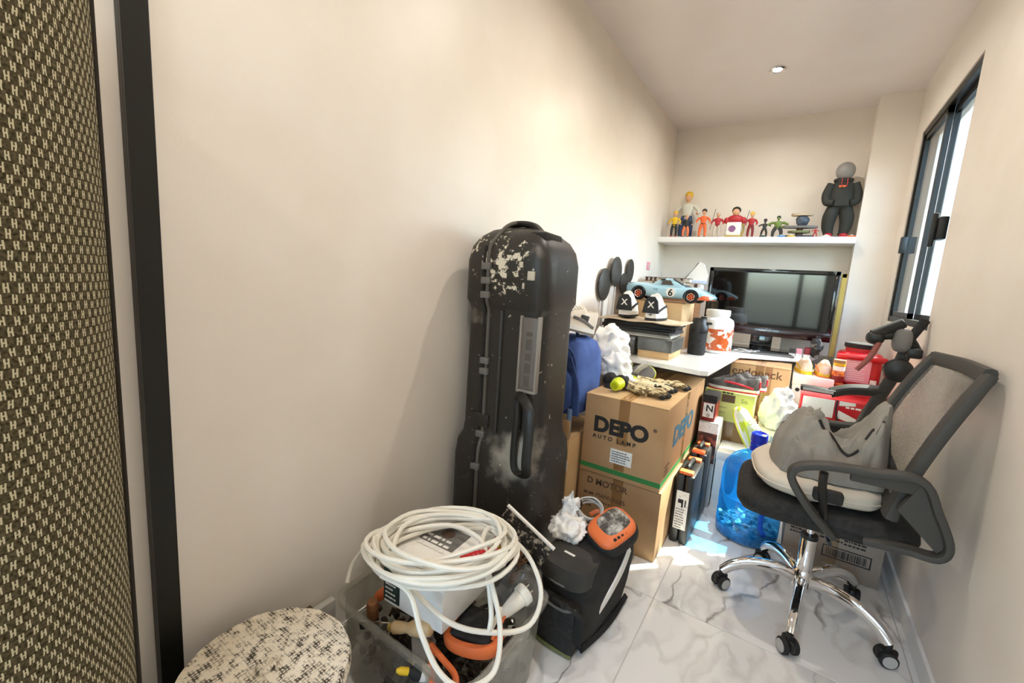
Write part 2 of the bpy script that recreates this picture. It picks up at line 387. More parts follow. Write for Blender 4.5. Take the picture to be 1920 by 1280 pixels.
def tag(o, label, cat, group=None):
    o['label'] = label; o['category'] = cat
    if group: o['group'] = group
    return o
def thing(name, label, cat, loc=(0, 0, 0), rot=(0, 0, 0), group=None, scale=1):
    o = bpy.data.objects.new(name, None); COL.objects.link(o); o.empty_display_size = .05
    o.location = loc; o.rotation_euler = rot; o.scale = (scale,)*3
    return tag(o, label, cat, group)
def struct(o): o['kind'] = 'structure'; return o
def text(name, s, size, mat, parent, loc, rot=(PI/2, 0, 0), sx=1, bold=0, align='LEFT', ext=.0006, shear=0):
    c = bpy.data.curves.new(name, 'FONT'); c.body = s; c.size = size; c.extrude = ext; c.offset = bold; c.align_x = align; c.shear = shear
    c.resolution_u = 4
    t = bpy.data.objects.new('t', c); COL.objects.link(t)
    bpy.context.view_layer.update()
    me = bpy.data.meshes.new_from_object(t.evaluated_get(bpy.context.evaluated_depsgraph_get()))
    bpy.data.objects.remove(t); bpy.data.curves.remove(c)
    me.materials.clear(); me.materials.append(_M[mat]); me.name = name
    o = bpy.data.objects.new(name, me); COL.objects.link(o); o.parent = parent; o.location = loc; o.rotation_euler = rot; o.scale = (sx, 1, 1)
    return o
def lines(name, n, w, dy, size, mat, parent, loc, rot=(PI/2, 0, 0), seed=0):
    """rows of small print too fine to read: short raised dashes"""
    rd = random.Random(seed); b = B()
    for k in range(n):
        x = 0
        while x < w*(.7+.3*rd.random()):
            d = size*(.6+1.8*rd.random())
            b.box(x, x+d, -k*dy-size*.5, -k*dy+size*.5, 0, .0006); x += d+size*.5
    return b.out(name, mat, parent, smooth=False, loc=loc, rot=rot)
FX = (PI/2, 0, PI/2)    # print that faces +X

# ------------------------------------------------------------------ the setting
XL, XR, YB, ZC, YR = -1.07, .505, 4.07, 2.585, -2.2
fl = struct(B().box(XL-.1, XR+.2, YR-.1, YB+.1, -.05, -.004).out('floor', 'grout', smooth=False))
def tile(x0, x1, y0, y1):
    g = .0012
    o = B().box(-(x1-x0)/2+g, (x1-x0)/2-g, -(y1-y0)/2+g, (y1-y0)/2-g, -.008, 0, bev=.0012, seg=1).out('tile', 'marble', fl, smooth=False)
    o.location = ((x0+x1)/2, (y0+y1)/2, 0)
ys = [YR, -1.62, -.82, -.02, .78, 1.60, 2.40, 3.20, YB]
for a, b in zip(ys, ys[1:]):
    tile(XL, -.31, a, b); tile(-.31, .475, a, b); tile(.475, XR, a, b)
struct(B().box(XL-.1, XR+.2, YR-.1, YB+.1, ZC, ZC+.1).out('ceiling', 'ceil', smooth=False))
struct(B().box(XL-.1, XL, YR-.1, YB+.1, 0, ZC).out('wall_left', 'wall', smooth=False))
struct(B().box(XL, XR, YB, YB+.1, 0, ZC).out('wall_back', 'wall', smooth=False))
struct(B().box(.285, XR, 3.88, YB, 0, ZC).out('wall_pillar', 'wall', smooth=False))
WY0, WY1, WZ0, WZ1 = 2.63, 3.69, 1.09, 2.26
w = B()
w.box(XR, XR+.13, YR, WY0, 0, ZC); w.box(XR, XR+.13, WY1, YB, 0, ZC); w.box(XR, XR+.13, WY0, WY1, 0, WZ0); w.box(XR, XR+.13, WY0, WY1, WZ1, ZC)
struct(w.out('wall_right', 'wall', smooth=False))
RX0, RX1, RZ0, RZ1 = -.90, .42, .62, 2.35
w = B()
w.box(XL, RX0, YR-.1, YR, 0, ZC); w.box(RX1, XR, YR-.1, YR, 0, ZC); w.box(RX0, RX1, YR-.1, YR, 0, RZ0); w.box(RX0, RX1, YR-.1, YR, RZ1, ZC)
struct(w.out('wall_rear', 'wall', smooth=False))
struct(B().box(XR-.012, XR, YR, 3.88, 0, .075, bev=.002).out('baseboard_right', 'trimwhite', smooth=False))
struct(B().box(XL, XL+.012, .34, YB, 0, .075, bev=.002).out('baseboard_left', 'trimwhite', smooth=False))
t1 = struct(B().box(XL, XL+.022, .278, .322, 0, ZC, bev=.002).out('trim_1', 'blackmetal', smooth=False))
B().box(XL+.022, XL+.03, .278, .284, 0, ZC).out('lip', 'blackmetal', t1, smooth=False)
# side window: black sliding frame set back in the wall, two sashes
win = struct(bpy.data.objects.new('window_1', None)); COL.objects.link(win); win.location = (XR+.006, 0, 0)
f = .035
b = B(); b.box(0, .07, WY0, WY1, WZ1-f, WZ1); b.box(0, .07, WY0, WY1, WZ0, WZ0+f); b.box(0, .07, WY0, WY0+f, WZ0, WZ1); b.box(0, .07, WY1-f, WY1, WZ0, WZ1)
b.out('window_frame', 'blackmetal', win, smooth=False, bev=.002, seg=1)
ym = (WY0+WY1)/2+.02
for k, (a0, a1, xo) in enumerate(((WY0+f, ym+.02, .038), (ym-.02, WY1-f, .008))):
    b = B(); s_ = .03
    b.box(xo, xo+.022, a0, a1, WZ1-f-s_, WZ1-f); b.box(xo, xo+.022, a0, a1, WZ0+f, WZ0+f+s_); b.box(xo, xo+.022, a0, a0+s_, WZ0+f, WZ1-f); b.box(xo, xo+.022, a1-s_, a1, WZ0+f, WZ1-f)
    sash = b.out('sash', 'blackmetal', win, smooth=False)
    B().box(xo+.009, xo+.013, a0+s_, a1-s_, WZ0+f+s_, WZ1-f-s_).out('pane', 'glass', sash, smooth=False)
b = B(); b.box(-.03, .0, 2.665, 2.73, 1.50, 1.60, bev=.004); b.box(-.05, -.03, 2.70, 2.72, 1.47, 1.62, bev=.004); b.out('latch', 'blackplastic', win)
b = B(); b.box(-.02, .012, WY1-.075, WY1-.045, 1.52, 1.62, bev=.003); b.out('handle', 'blackplastic', win)
# window behind the photographer, seen in the television
win2 = struct(bpy.data.objects.new('window_2', None)); COL.objects.link(win2); win2.location = (0, YR-.07, 0)
b = B(); f = .05
b.box(RX0, RX1, 0, .06, RZ1-f, RZ1); b.box(RX0, RX1, 0, .06, RZ0, RZ0+f); b.box(RX0, RX0+f, 0, .06, RZ0, RZ1); b.box(RX1-f, RX1, 0, .06, RZ0, RZ1); b.box(-.02, .05, 0, .06, RZ0, RZ1)
b.out('window_frame', 'blackmetal', win2, smooth=False)
for x0, x1 in ((RX0+f, -.02), (.05, RX1-f)): B().box(x0, x1, .028, .032, RZ0+f, RZ1-f).out('pane', 'glass', win2, smooth=False)
# pale neighbouring house beyond the side window
ew = tag(B().box(2.3, 4.3, 7.5, 12.8, -3, 9).out('neighbour_house', 'extwall', smooth=False), 'pale wall of a neighbouring house beyond the side window', 'building')

# recessed ceiling lamps; the last is in view, the others are added out of view to light the room
for k, yy in enumerate((-1.2, .25, 1.75, 3.22)):
    t = thing('recessed_downlight', ('added unseen recessed ceiling spotlight behind the photographer near the rear window', 'added unseen recessed ceiling spotlight almost above the photographer', 'added unseen recessed ceiling spotlight above the tall black case', 'small round recessed ceiling spotlight glowing before the shelf')[k], 'light', (-.29, yy, ZC), group='ceiling spotlights')
    B().lathe([(.026, -.001), (.043, -.001), (.045, -.004), (.041, -.009), (.030, -.007), (.026, -.003)], 28, cap0=False, cap1=False).out('rim', 'chrome', t)
    B().lathe([(.0005, -.003), (.026, -.0035)], 20, cap0=True, cap1=False).out('lens', 'bulb', t)
    ld = bpy.data.lights.new('downlight', 'AREA'); ld.shape = 'DISK'; ld.size = .05; ld.energy = DOWNLIGHT_W; ld.color = (1, .94, .86); ld.spread = R(165)
    lo = bpy.data.objects.new('downlight_lamp', ld); COL.objects.link(lo); lo.parent = t; lo.location = (0, 0, -.012)

# floating shelf in the niche
sh = thing('wall_shelf', 'long white floating shelf carrying a row of small figures', 'shelf', (-.395, 3.945, 1.60))
B().box(-.675, .68, -.125, .125, 0, .045, bev=.003).out('board', 'trimwhite', sh)

# desk: L-shaped white top on legs
dk = thing('corner_desk', 'white L-shaped desk top under the television and boxes', 'desk', (-.4, 3.2, 0))
poly = [(-1.06, 2.44), (-.36, 2.31), (-.325, 2.33), (-.268, 3.2), (.085, 3.42), (.12, 3.46), (.192, 3.83), (.192, 4.06), (-1.06, 4.06)]
B().prism([(x+.4, y-3.2) for x, y in poly], .776, .80, bev=.003).out('top', 'whitegloss', dk)
for x, y in ((-.98, 2.55), (-.98, 3.95), (.1, 3.9), (-.2, 3.62)):
    B().cyl((x+.4, y-3.2, 0), (x+.4, y-3.2, .776), .022).out('leg', 'lightgrey', dk)

# ------------------------------------------------------------------ television
tv = thing('television', 'wide black flat television with dark red lower edge on the desk', 'television', (-.182, 3.62, .80))
w2, zb, zt = .405, .115, .592
b = B()
b.box(-w2, w2, -.02, .03, zt-.03, zt); b.box(-w2, -w2+.03, -.02, .03, zb, zt); b.box(w2-.03, w2, -.02, .03, zb, zt)
b.out('bezel', 'tvbezel', tv, bev=.004)
B().box(-w2+.005, w2-.005, .03, .07, zb+.03, zt-.03, bev=.015).out('back_shell', 'blackplastic', tv)
B().box(-w2+.03, w2-.03, -.012, .03, zb+.055, zt-.03).out('screen', 'tvscreen', tv, smooth=False)
lb = B().box(-w2, w2, -.024, .03, zb-.005, zb+.055, bev=.006).out('speaker_bar', 'tvred', tv)
B().box(-.022, .022, -.0265, -.024, zb+.03, zb+.037).out('badge', 'lightgrey', lb)
B().box(-.07, .07, 0, .04, .01, zb).out('stand_neck', 'tvbezel', tv, bev=.006)
B().prism([(.26*math.cos(a), .02+.1*math.sin(a)) for a in [2*PI*i/32 for i in range(32)]], 0, .014, bev=.003).out('stand_base', 'tvbezel', tv)
# framed board standing behind the set
t = thing('framed_board', 'thin tan framed board standing behind the right edge of the television', 'board', (.10, 3.765, .80))
B().box(-.16, .165, 0, .018, 0, .58).out('panel', 'pale', t, smooth=False)
b = B(); b.box(-.16, .165, -.008, .0, .56, .585); b.box(.14, .168, -.008, 0, 0, .585); b.out('frame', 'gold', t, smooth=False)
t = thing('mottled_bag', 'dark mottled cloth bag slumped at the right end of the desk', 'bag', (.15, 3.532, .80))
B().ell((0, 0, .065), (.035, .045, .075), amp=.02, fr=20, zmin=0).out('sack', M('mottle', '#2b2724', .8, col2='#8d857a', scale=22, lo=.5, hi=.6), t)
B().cyl((0, 0, .125), (.005, 0, .15), .012, .018, 10).out('tie', 'darkgrey', t)
t = thing('tablet', 'dark grey flat tablet lying before the television', 'tablet', (-.10, 3.40, .80), (0, 0, R(12)))
B().box(-.13, .13, -.05, .06, 0, .012, bev=.004).out('body', 'midgrey', t)
B().box(-.12, .12, -.042, .052, .012, .0126).out('glass', 'darkgrey', t, smooth=False)
t = thing('remote_control', 'slim black remote lying in front of the television base', 'remote', (-.30, 3.43, .80), (0, 0, R(20)))
B().box(-.08, .08, -.02, .02, 0, .016, bev=.006).out('body', 'blackplastic', t)
b = B()
for i in range(7):
    for j in range(2): b.cyl((-.06+i*.018, -.008+j*.016, .016), (-.06+i*.018, -.008+j*.016, .018), .004, seg=8)
b.out('buttons', 'midgrey', t)
t = thing('cable_bundle', 'loose white and grey cable bundle beside the jar', 'cable', (-.26, 3.36, .80))
b = B(); rd = random.Random(4)
b.tube([(rd.uniform(-.05, .05)+.05*math.cos(i*1.3), rd.uniform(-.02, .02)+.03*math.sin(i*1.3), .006+rd.random()*.016) for i in range(16)], .004)
b.out('cable', 'lightgrey', t); B().box(.04, .075, -.01, .012, .0, .016, bev=.004).out('plug', 'white', t)
for k, (x, m_, hgt, lab) in enumerate(((.02, 'darkgrey', .05, 'small dark box under the television beside the stand'), (.06, 'pink', .055, 'small pink box under the right half of the television'), (.105, 'darkred', .07, 'small red and white box at the television\'s right foot'))):
    t = thing('small_box', lab, 'box', (x, 3.50+.01*k, .80), group='little boxes under the television')
    B().box(-.017, .017, -.025, .025, 0, hgt, bev=.002).out('carton', m_, t); B().box(-.018, .018, -.026, .026, 0, .022).out('label_band', 'paper', t, smooth=False)

# ------------------------------------------------------------------ cardboard boxes
def carton(name, label, cat, x0, x1, y0, y1, z0, z1, mat='card', flapmat=None, tape_on=True, group=None, axis='y'):
    cx, cy = (x0+x1)/2, (y0+y1)/2; a, c, h = (x1-x0)/2, (y1-y0)/2, z1-z0
    t = thing(name, label, cat, (cx, cy, z0), group=group)
    B().box(-a, a, -c, c, 0, h-.004, bev=.003, seg=2).out('body', mat, t)
    fm = flapmat or mat
    if axis == 'y':
        for s_ in (-1, 1): B().box(min(s_*.002, s_*a), max(s_*.002, s_*a), -c, c, h-.004, h, bev=.0012, seg=1).out('flap', fm, t, smooth=False)
        if tape_on:
            B().box(-.024, .024, -c-.0008, c+.0008, h-.0002, h+.0008).out('tape', 'tape', t, smooth=False)
            B().box(-.024, .024, -c-.0012, -c-.0002, h*.12, h).out('tape', 'tape', t, smooth=False)
    else:
        for s_ in (-1, 1): B().box(-a, a, min(s_*.002, s_*c), max(s_*.002, s_*c), h-.004, h, bev=.0012, seg=1).out('flap', fm, t, smooth=False)
        if tape_on:
            B().box(-a-.0008, a+.0008, -.024, .024, h-.0002, h+.0008).out('tape', 'tape', t, smooth=False)
            B().box(a+.0002, a+.0012, -.024, .024, h*.3, h).out('tape', 'tape', t, smooth=False)
    return t, a, c, h
# lower of the two big boxes
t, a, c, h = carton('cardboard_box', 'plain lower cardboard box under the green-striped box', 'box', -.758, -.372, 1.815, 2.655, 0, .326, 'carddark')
text('print', 'D MOTOR', .042, 'inkbrown', t, (-.15, -c-.0008, .272), bold=.0008)
text('print', 'MANUALES', .028, 'inkbrown', t, (-.10, -c-.0008, .215))
lines('fine_print', 1, .05, .02, .012, 'inkbrown', t, (-.16, -c-.0008, .222), seed=51)
lines('fine_print', 1, .17, .02, .010, 'inkbrown', t, (-.16, -c-.0008, .192), seed=52)
lines('fine_print', 1, .03, .02, .008, 'inkbrown', t, (-.155, -c-.0008, .16), seed=53)
# upper box with lettering
t, a, c, h = carton('cardboard_box', 'upper cardboard box with bold black lettering and green bottom stripe', 'box', -.755, -.382, 1.81, 2.655, .328, .702, 'card', 'cardlight')
text('lettering', 'DEPO', .096, 'ink', t, (-.137, -c-.0014, .207), sx=1.02, bold=.0048)
text('lettering', 'A U T O   L A M P', .026, 'ink', t, (-.137, -c-.0012, .172), bold=.0006)
text('lettering', '®', .022, 'ink', t, (.133, -c-.0012, .262))
B().box(-a-.0008, a+.0008, -c-.001, c, .020, .042).out('green_stripe', 'inkgreen', t, smooth=False)
B().box(-.065, .03, -c-.0016, -c-.0006, .085, .165).out('shipping_label', 'card', t, smooth=False)
B().box(-.045, .055, -c-.0024, -c-.0012, .075, .142).out('shipping_label', 'paper', t, smooth=False)
lines('label_print', 5, .08, .011, .004, 'ink', t, (-.038, -c-.0026, .13), seed=3)
text('lettering', 'DEPO', .125, 'inkblue', t, (a+.0012, -.27, .165), FX, bold=.005, sx=1.35)
b = B(); b.box(a+.0002, a+.0014, -.05, -.002, .0, h); b.out('tape', 'tape', t, smooth=False)
text('lettering', 'DEPO', .07, 'inkbrown', t, (.13, -.1, h+.0004), (0, 0, R(90)))
lines('fine_print', 3, .09, .02, .006, 'inkbrown', t, (a+.0012, -.38, .10), FX, seed=9)
# open box under the rucksack
t, a, c, h = carton('cardboard_box', 'narrow cardboard box with raised flap under the blue rucksack', 'box', -1.0, -.772, 1.70, 2.06, 0, .50, 'cardlight', tape_on=False)
B().box(-a, a, -c-.004, -c, .50, .585).out('raised_flap', 'cardlight', t, smooth=False, bev=.001)
B().box(-a-.001, a+.001, -c-.0014, -c-.0002, .345, .395).out('paper_band', 'paper', t, smooth=False)
B().box(a-.05, a-.01, -c-.0014, -c-.0002, .0, .34).out('tape', 'tape', t, smooth=False)
# text-covered box behind the chair
t, a, c, h = carton('cardboard_box', 'grey-brown cardboard box with rows of print behind the chair base', 'box', .095, .445, 2.25, 2.62, 0, .40, 'cardgrey')
for k, (xx, nn) in enumerate(((-.155, 4), (-.045, 6), (.04, 5))):
    lines('fine_print', nn, .085 if k else .06, .016, .007, 'ink', t, (xx, -c-.0014, .262-.02*k), seed=20+k)
lines('fine_print', 2, .06, .016, .007, 'ink', t, (-.155, -c-.0014, .165), seed=25)
bar = B(); rd = random.Random(5)
x = -.015
while x < .125:
    d = rd.uniform(.001, .004); bar.box(x, x+d, -c-.0016, -c-.0004, .088, .122); x += d+rd.uniform(.001, .004)
for (p, q, u, v) in ((-.03, .14, .078, .082), (-.03, .14, .128, .132), (-.03, -.026, .078, .132), (.136, .14, .078, .132)): bar.box(p, q, -c-.0016, -c-.0004, u, v)
bar.out('barcode', 'ink', t, smooth=False)
# carton with lettering under the back of the desk
t, a, c, h = carton('cardboard_box', 'cardboard box with outlined lettering standing under the desk corner', 'box', -.30, .03, 3.07, 3.36, 0, .763, 'cardlight', 'card')
text('lettering', 'endopack', .072, 'inkbrown', t, (-.155, -c-.0012, .69))
B().box(-.07, .02, -c-.0012, -c-.0002, .56, .61).out('stamp', 'carddark', t, smooth=False)
lines('stamp_print', 2, .07, .02, .010, 'cardlight', t, (-.062, -c-.0014, .595), seed=54)
B().box(.03, .07, -c-.001, -c-.0002, .3, .763).out('tape', 'tape', t, smooth=False)
# big box on the desk, carrying the model car
t, a, c, h = carton('cardboard_box', 'cardboard box on the desk carrying the model car', 'box', -1.015, -.60, 2.87, 3.24, .80, 1.118, 'cardlight', 'card', tape_on=False)
b = B(); b.tube([(.0+.01*math.sin(i*2), -c-.001, .12+.012*math.cos(i*1.7)) for i in range(6)], .0012, 5); b.out('scribble', 'inkbrown', t)
# boxes under and around
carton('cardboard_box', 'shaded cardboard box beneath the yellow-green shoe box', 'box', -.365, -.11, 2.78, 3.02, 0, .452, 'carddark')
t = thing('shoe_box', 'yellow-green shoe box with brown label carrying grey-red trainers', 'box', (-.25, 2.86, .455))
B().box(-.13, .125, -.13, .13, 0, .135, bev=.002).out('base', 'greenbox', t); B().box(-.134, .129, -.134, .134, .125, .178, bev=.003).out('lid', 'greenbox', t)
B().box(-.04, .03, -.1352, -.1342, .115, .16).out('label', 'inkbrown', t, smooth=False)
text('print', 'So', .035, 'olive', t, (.06, -.1348, .125)); lines('marks', 1, .05, .02, .008, 'ink', t, (-.04, -.1352, .17), seed=55)
lines('fine_print', 2, .12, .03, .004, 'olive', t, (-.11, -.1308, .08), seed=6)
carton('cardboard_box', 'large cardboard base box under the red and white cartons', 'box', .06, .49, 2.85, 3.50, 0, .52, 'cardgrey', tape_on=False)
t = thing('white_carton', 'white carton carrying the beige and yellow shoes', 'box', (.145, 3.31, .522))
B().box(-.10, .10, -.19, .17, 0, .205, bev=.003).out('body', 'white', t); B().box(-.103, .103, -.193, .173, .15, .21, bev=.003).out('lid', 'white', t)
B().cyl((-.07, -.194, .12), (-.07, -.196, .12), .012, seg=12).out('finger_hole', 'ink', t)
t = thing('red_case', 'flat glossy red case under the red tub', 'case', (.370, 3.33, .522))
B().box(-.115, .115, -.19, .16, 0, .165, bev=.012).out('body', 'red', t); B().box(-.118, .118, -.193, .163, .155, .18, bev=.006).out('lid', 'red', t)
B().box(-.03, .03, -.2, -.19, .10, .13, bev=.004).out('latch', 'darkred', t)
t = thing('red_white_carton', 'red carton with white panels in front of the red case', 'box', (.268, 2.98, .522))
B().box(-.175, .17, -.095, .095, 0, .14, bev=.003).out('body', 'red', t)
B().prism([(-.165, .035), (-.02, .035), (-.02, .135), (-.165, .135)], -.0964, -.0954, 'y').out('white_panel', 'white', t, smooth=False)
B().prism([(.0, .04), (.16, .005), (.16, .018), (.0, .085)], -.0964, -.0954, 'y').out('white_panel', 'white', t, smooth=False)
B().prism([(.0, .11), (.07, .12), (.07, .137), (.0, .137)], -.0964, -.0954, 'y').out('white_panel', 'white', t, smooth=False)
B().tube([(-.01, -.099, .14), (-.01, -.1, .08), (.01, -.099, .0)], .004, 6).out('strap', 'ink', t)
lines('fine_print', 1, .05, .02, .010, 'white', t, (.03, -.0962, .107), seed=56)
t = thing('white_blue_carton', 'white carton with pale blue print beside the water jug', 'box', (-.02, 2.86, 0))
B().box(-.075, .07, -.1, .1, 0, .44, bev=.003).out('body', 'white', t)
for z_, hh in ((.40, .03), (.30, .07), (.22, .04)): B().box(-.065, .03, -.1012, -.1002, z_-hh/2, z_+hh/2).out('print_patch', M('paleblue', '#9fb9cf', .6, col2='#e8eef2', scale=40, lo=.45, hi=.55), t, smooth=False)
lines('fine_print', 5, .1, .02, .006, 'inkblue', t, (-.06, -.1014, .38), seed=31)
# power-tool cases, game box and book box beside the big boxes
def drill_case(x, y, w_, d_, hgt, label, lab):
    t = thing('tool_case', label, 'case', (x, y, 0), group='black tool cases')
    for s_ in (-1, 1): B().box(min(0, s_*w_/2)+(.0008 if s_ > 0 else 0), max(0, s_*w_/2)-(.0008 if s_ < 0 else 0), -d_/2, d_/2, 0, hgt-.03, bev=.012).out('shell', 'blackplastic', t)
    hd = B().tube([(0, -d_*.25, hgt-.035), (0, -d_*.22, hgt-.008), (0, d_*.22, hgt-.008), (0, d_*.25, hgt-.035)], .010, 8).out('handle', 'blackplastic', t)
    for yy in (-.38, .38): B().box(-w_*.36, w_*.36, d_*yy-.02, d_*yy+.02, hgt-.033, hgt-.016, bev=.004).out('latch', 'orange', t)
    if lab:
        B().box(-w_*.33, w_*.33, -d_/2-.0012, -d_/2-.0002, .075, .265).out('label', 'paper', t, smooth=False)
        b = B(); b.box(-.018, .006, -d_/2-.002, -d_/2-.0014, .205, .225); b.box(-.002, .006, -d_/2-.002, -d_/2-.0014, .185, .21); b.box(.012, .018, -d_/2-.002, -d_/2-.0014, .19, .225); b.out('pictogram', 'ink', t, smooth=False)
        lines('fine_print', 8, .045, .013, .004, 'inkbrown', t, (-.024, -d_/2-.002, .175), seed=12)
drill_case(-.3225, 2.165, .085, .25, .375, 'black tool case with orange latches and white label, nearest the floor tiles', True)
drill_case(-.318, 2.395, .085, .18, .40, 'black tool case with orange latch behind the labelled one', False)
t = thing('game_box', 'dark brown picture box standing behind the black tool cases', 'box', (-.312, 2.595, 0))
B().box(-.05, .05, -.09, .09, 0, .49, bev=.002).out('body', 'lightgrey', t)
B().box(-.049, .049, -.0912, -.0902, .26, .43).out('picture', 'gameprint', t, smooth=False); B().box(.0502, .0512, -.085, .085, .02, .47).out('picture', 'paper', t, smooth=False)
B().box(-.049, .049, -.0912, -.0902, .43, .485).out('title_band', 'paper', t, smooth=False)
t = thing('red_white_box', 'small box with red zigzag border and black letter', 'box', (-.325, 2.59, .492))
B().box(-.035, .035, -.07, .07, 0, .145, bev=.002).out('body', 'darkred', t); B().box(-.028, .028, -.0712, -.0702, .02, .10).out('panel', 'paper', t, smooth=False)
text('print', 'N', .05, 'ink', t, (-.015, -.0716, .055), bold=.001); text('print', 'o', .03, 'ink', t, (-.008, -.0716, .025))
B().box(-.036, .036, -.0714, .071, .105, .147, bev=.001).out('lid', 'softblack', t)

# ------------------------------------------------------------------ shoes
def shoe(name, label, loc, rot, L, Wd, Hh, upper, sole, accent, collar='darkgrey', group=None, lace='white', patch=None):
    """trainer: toe towards +X, origin under the middle of the sole"""
    t = thing(name, label, 'shoe', loc, rot, group)
    N = 22
    def half(u):     # half width along the length, heel u=0 .. toe u=1
        return Wd/2*(.70+.30*math.sin(PI*min(1, max(0, (u-.15)/.85))))*min(1, (u/.06)**.5 if u < .06 else 1)*min(1, ((1-u)/.16)**.5 if u > .84 else 1)
    out = []
    us = [0.004]+[i/N for i in range(1, N)]+[.998]
    for u in us: out.append((L*(u-.5), half(u)*1.05))
    for u in reversed(us): out.append((L*(u-.5), -half(u)*1.05))
    sh_ = Hh*.22
    so = B().prism(out, 0, sh_, bev=Hh*.03).out('sole', sole, t)
    B().prism([(x*1.008, y*1.02) for x, y in out], 0, sh_*.35).out('outsole', accent, so)
    rs = []
    for u in us:
        w_ = half(u); hgt = Hh*(.80 if u < .12 else .80-.10*(u-.12)/.2 if u < .32 else .70+.15*max(0, 1-(abs(u-.40)/.10)) if u < .5 else .70-.40*((u-.5)/.5)**.9)
        if u < .05: hgt *= .85+3*u
        if u > .93: hgt *= .75
        ring = []
        op = max(0, 1-abs(u-.22)/.17)**.5 if abs(u-.22) < .17 else 0
        for k in range(15):
            a_ = PI*k/14
            y_ = math.cos(a_)*w_; z_ = math.sin(a_)**.55*hgt
            if op and abs(math.cos(a_)) < .62: z_ = hgt*(1-.55*op*(1-(abs(math.cos(a_))/.62)**3))
            y_ *= 1-.28*(z_/Hh)
            ring.append((L*(u-.5), y_, sh_*.8+z_))
        rs.append(ring)
    up = B().rings(rs, closed=False, cap0=True, cap1=True).out('upper', upper, t, ang=60)
    # lining, toe cap, heel patch, side stripes, laces
    B().ell((L*(-.28), 0, sh_+Hh*.42), (L*.13, Wd*.20, Hh*.10), 14, 8).out('lining', collar, t)
    for i in range(4):
        u = .47+.06*i; z_ = sh_*.8+Hh*(.72-.40*(max(0, u-.5)/.5)**.9)
        B().tube([(L*(u-.5), -half(u)*.42, z_-Hh*.03), (L*(u-.5)+.004, 0, z_+Hh*.035), (L*(u-.5), half(u)*.42, z_-Hh*.03)], Hh*.028, 6, smooth=3).out('lace', lace, t)
    for s_ in (-1, 1):
        pts = []
        for i in range(7):
            u = .12+.55*i/6; z_ = sh_*.8+Hh*(.12+.22*math.sin(PI*i/6*.5)); pts.append((L*(u-.5), s_*(half(u)*(1-.28*(z_-sh_)/Hh)*1.0+.001), z_))
        B().tube(pts, Hh*.055, 6, flat=(1, .4), smooth=2, up=(0, 0, 1)).out('side_stripe', accent, t)
    B().box(-L*.505, -L*.47, -Wd*.2, Wd*.2, sh_+Hh*.1, sh_+Hh*.5, bev=Hh*.05).out('heel_patch', patch or accent, t)
    return t
M('shoegrey', '#67625f', .75, col2='#4b4745', scale=30, lo=.45, hi=.6); M('shoered', '#d2283a', .6); M('shoewhite', '#eeebe4', .55); M('shoecream', '#dccfbd', .7)
M('shoelime', '#dfe9c8', .6, col2='#c3d93a', scale=14, lo=.5, hi=.6); M('shoetan', '#d8bfa2', .6)
shoe('trainer', 'grey and red trainer, nearer of the pair on the yellow-green box', (-.245, 2.795, .633), (0, 0, R(183)), .275, .095, .105, 'shoegrey', 'shoewhite', 'shoered', group='grey-red trainers', lace='ink')
shoe('trainer', 'grey and red trainer, farther of the pair on the yellow-green box', (-.215, 2.915, .633), (0, 0, R(183)), .275, .095, .105, 'shoegrey', 'shoewhite', 'shoered', group='grey-red trainers', lace='ink')
shoe('clog_shoe', 'beige shoe with yellow sole on the white carton, left of its pair', (.095, 3.29, .733), (0, 0, R(97)), .24, .085, .10, 'shoetan', 'yellow', 'yellow', group='beige and yellow shoes', patch='shoecream')
shoe('clog_shoe', 'beige shoe with yellow sole beside the red tub, right of its pair', (.195, 3.27, .733), (0, 0, R(93)), .24, .085, .10, 'shoetan', 'yellow', 'orange', group='beige and yellow shoes', patch='shoecream')
shoe('high_trainer', 'white and black shoe seen from the heel, left of the two under the car', (-.865, 2.615, 1.022), (0, 0, R(96)), .25, .098, .155, 'shoewhite', 'white', 'softblack', group='white-black shoes', collar='ink')
shoe('high_trainer', 'white and black shoe seen from the heel, right of the two under the car', (-.69, 2.605, 1.018), (0, 0, R(90)), .25, .098, .155, 'shoewhite', 'white', 'softblack', group='white-black shoes', collar='ink')
for px_, z_ in ((-.865, 1.022), (-.69, 1.018)):
    par = [o for o in bpy.data.objects if o.name.startswith('high_trainer') and abs(o.location.x-px_) < .01][0]
    B().prism([(-.047, .03), (.047, .03), (.036, .10), (.018, .125), (-.018, .125), (-.036, .10)], 0, .016, 'x', bev=.003).out('heel_shell', 'blackplastic', par, loc=(-.135, 0, .01))
    text('emblem', 'X', .05, 'white', par, (-.1365, .017, .072), (PI/2, 0, -PI/2), bold=.001)
shoe('trainer', 'cream trainer with grey badge on top of the blue rucksack', (-.86, 1.80, .985), (R(-8), R(-12), R(-115)), .26, .095, .125, 'shoecream', 'shoewhite', 'midgrey', collar='darkgrey')
par = [o for o in bpy.data.objects if o.get('label', '').startswith('cream trainer')][0]
B().box(-.05, .0, .037, .042, .05, .085, bev=.003).out('badge', 'darkgrey', par)
t = thing('white_carton', 'small plain white carton behind the water jug under the lime trainer', 'box', (-.155, 2.635, 0))
B().box(-.10, .09, -.11, .11, 0, .325, bev=.003).out('body', 'white', t); B().box(-.103, .093, -.113, .113, .29, .335, bev=.003).out('lid', 'white', t)
shoe('trainer', 'lime and white trainer propped on its heel behind the water jug', (-.15, 2.63, .452), (0, R(-58), R(150)), .26, .09, .10, 'shoelime', 'shoewhite', 'lime')

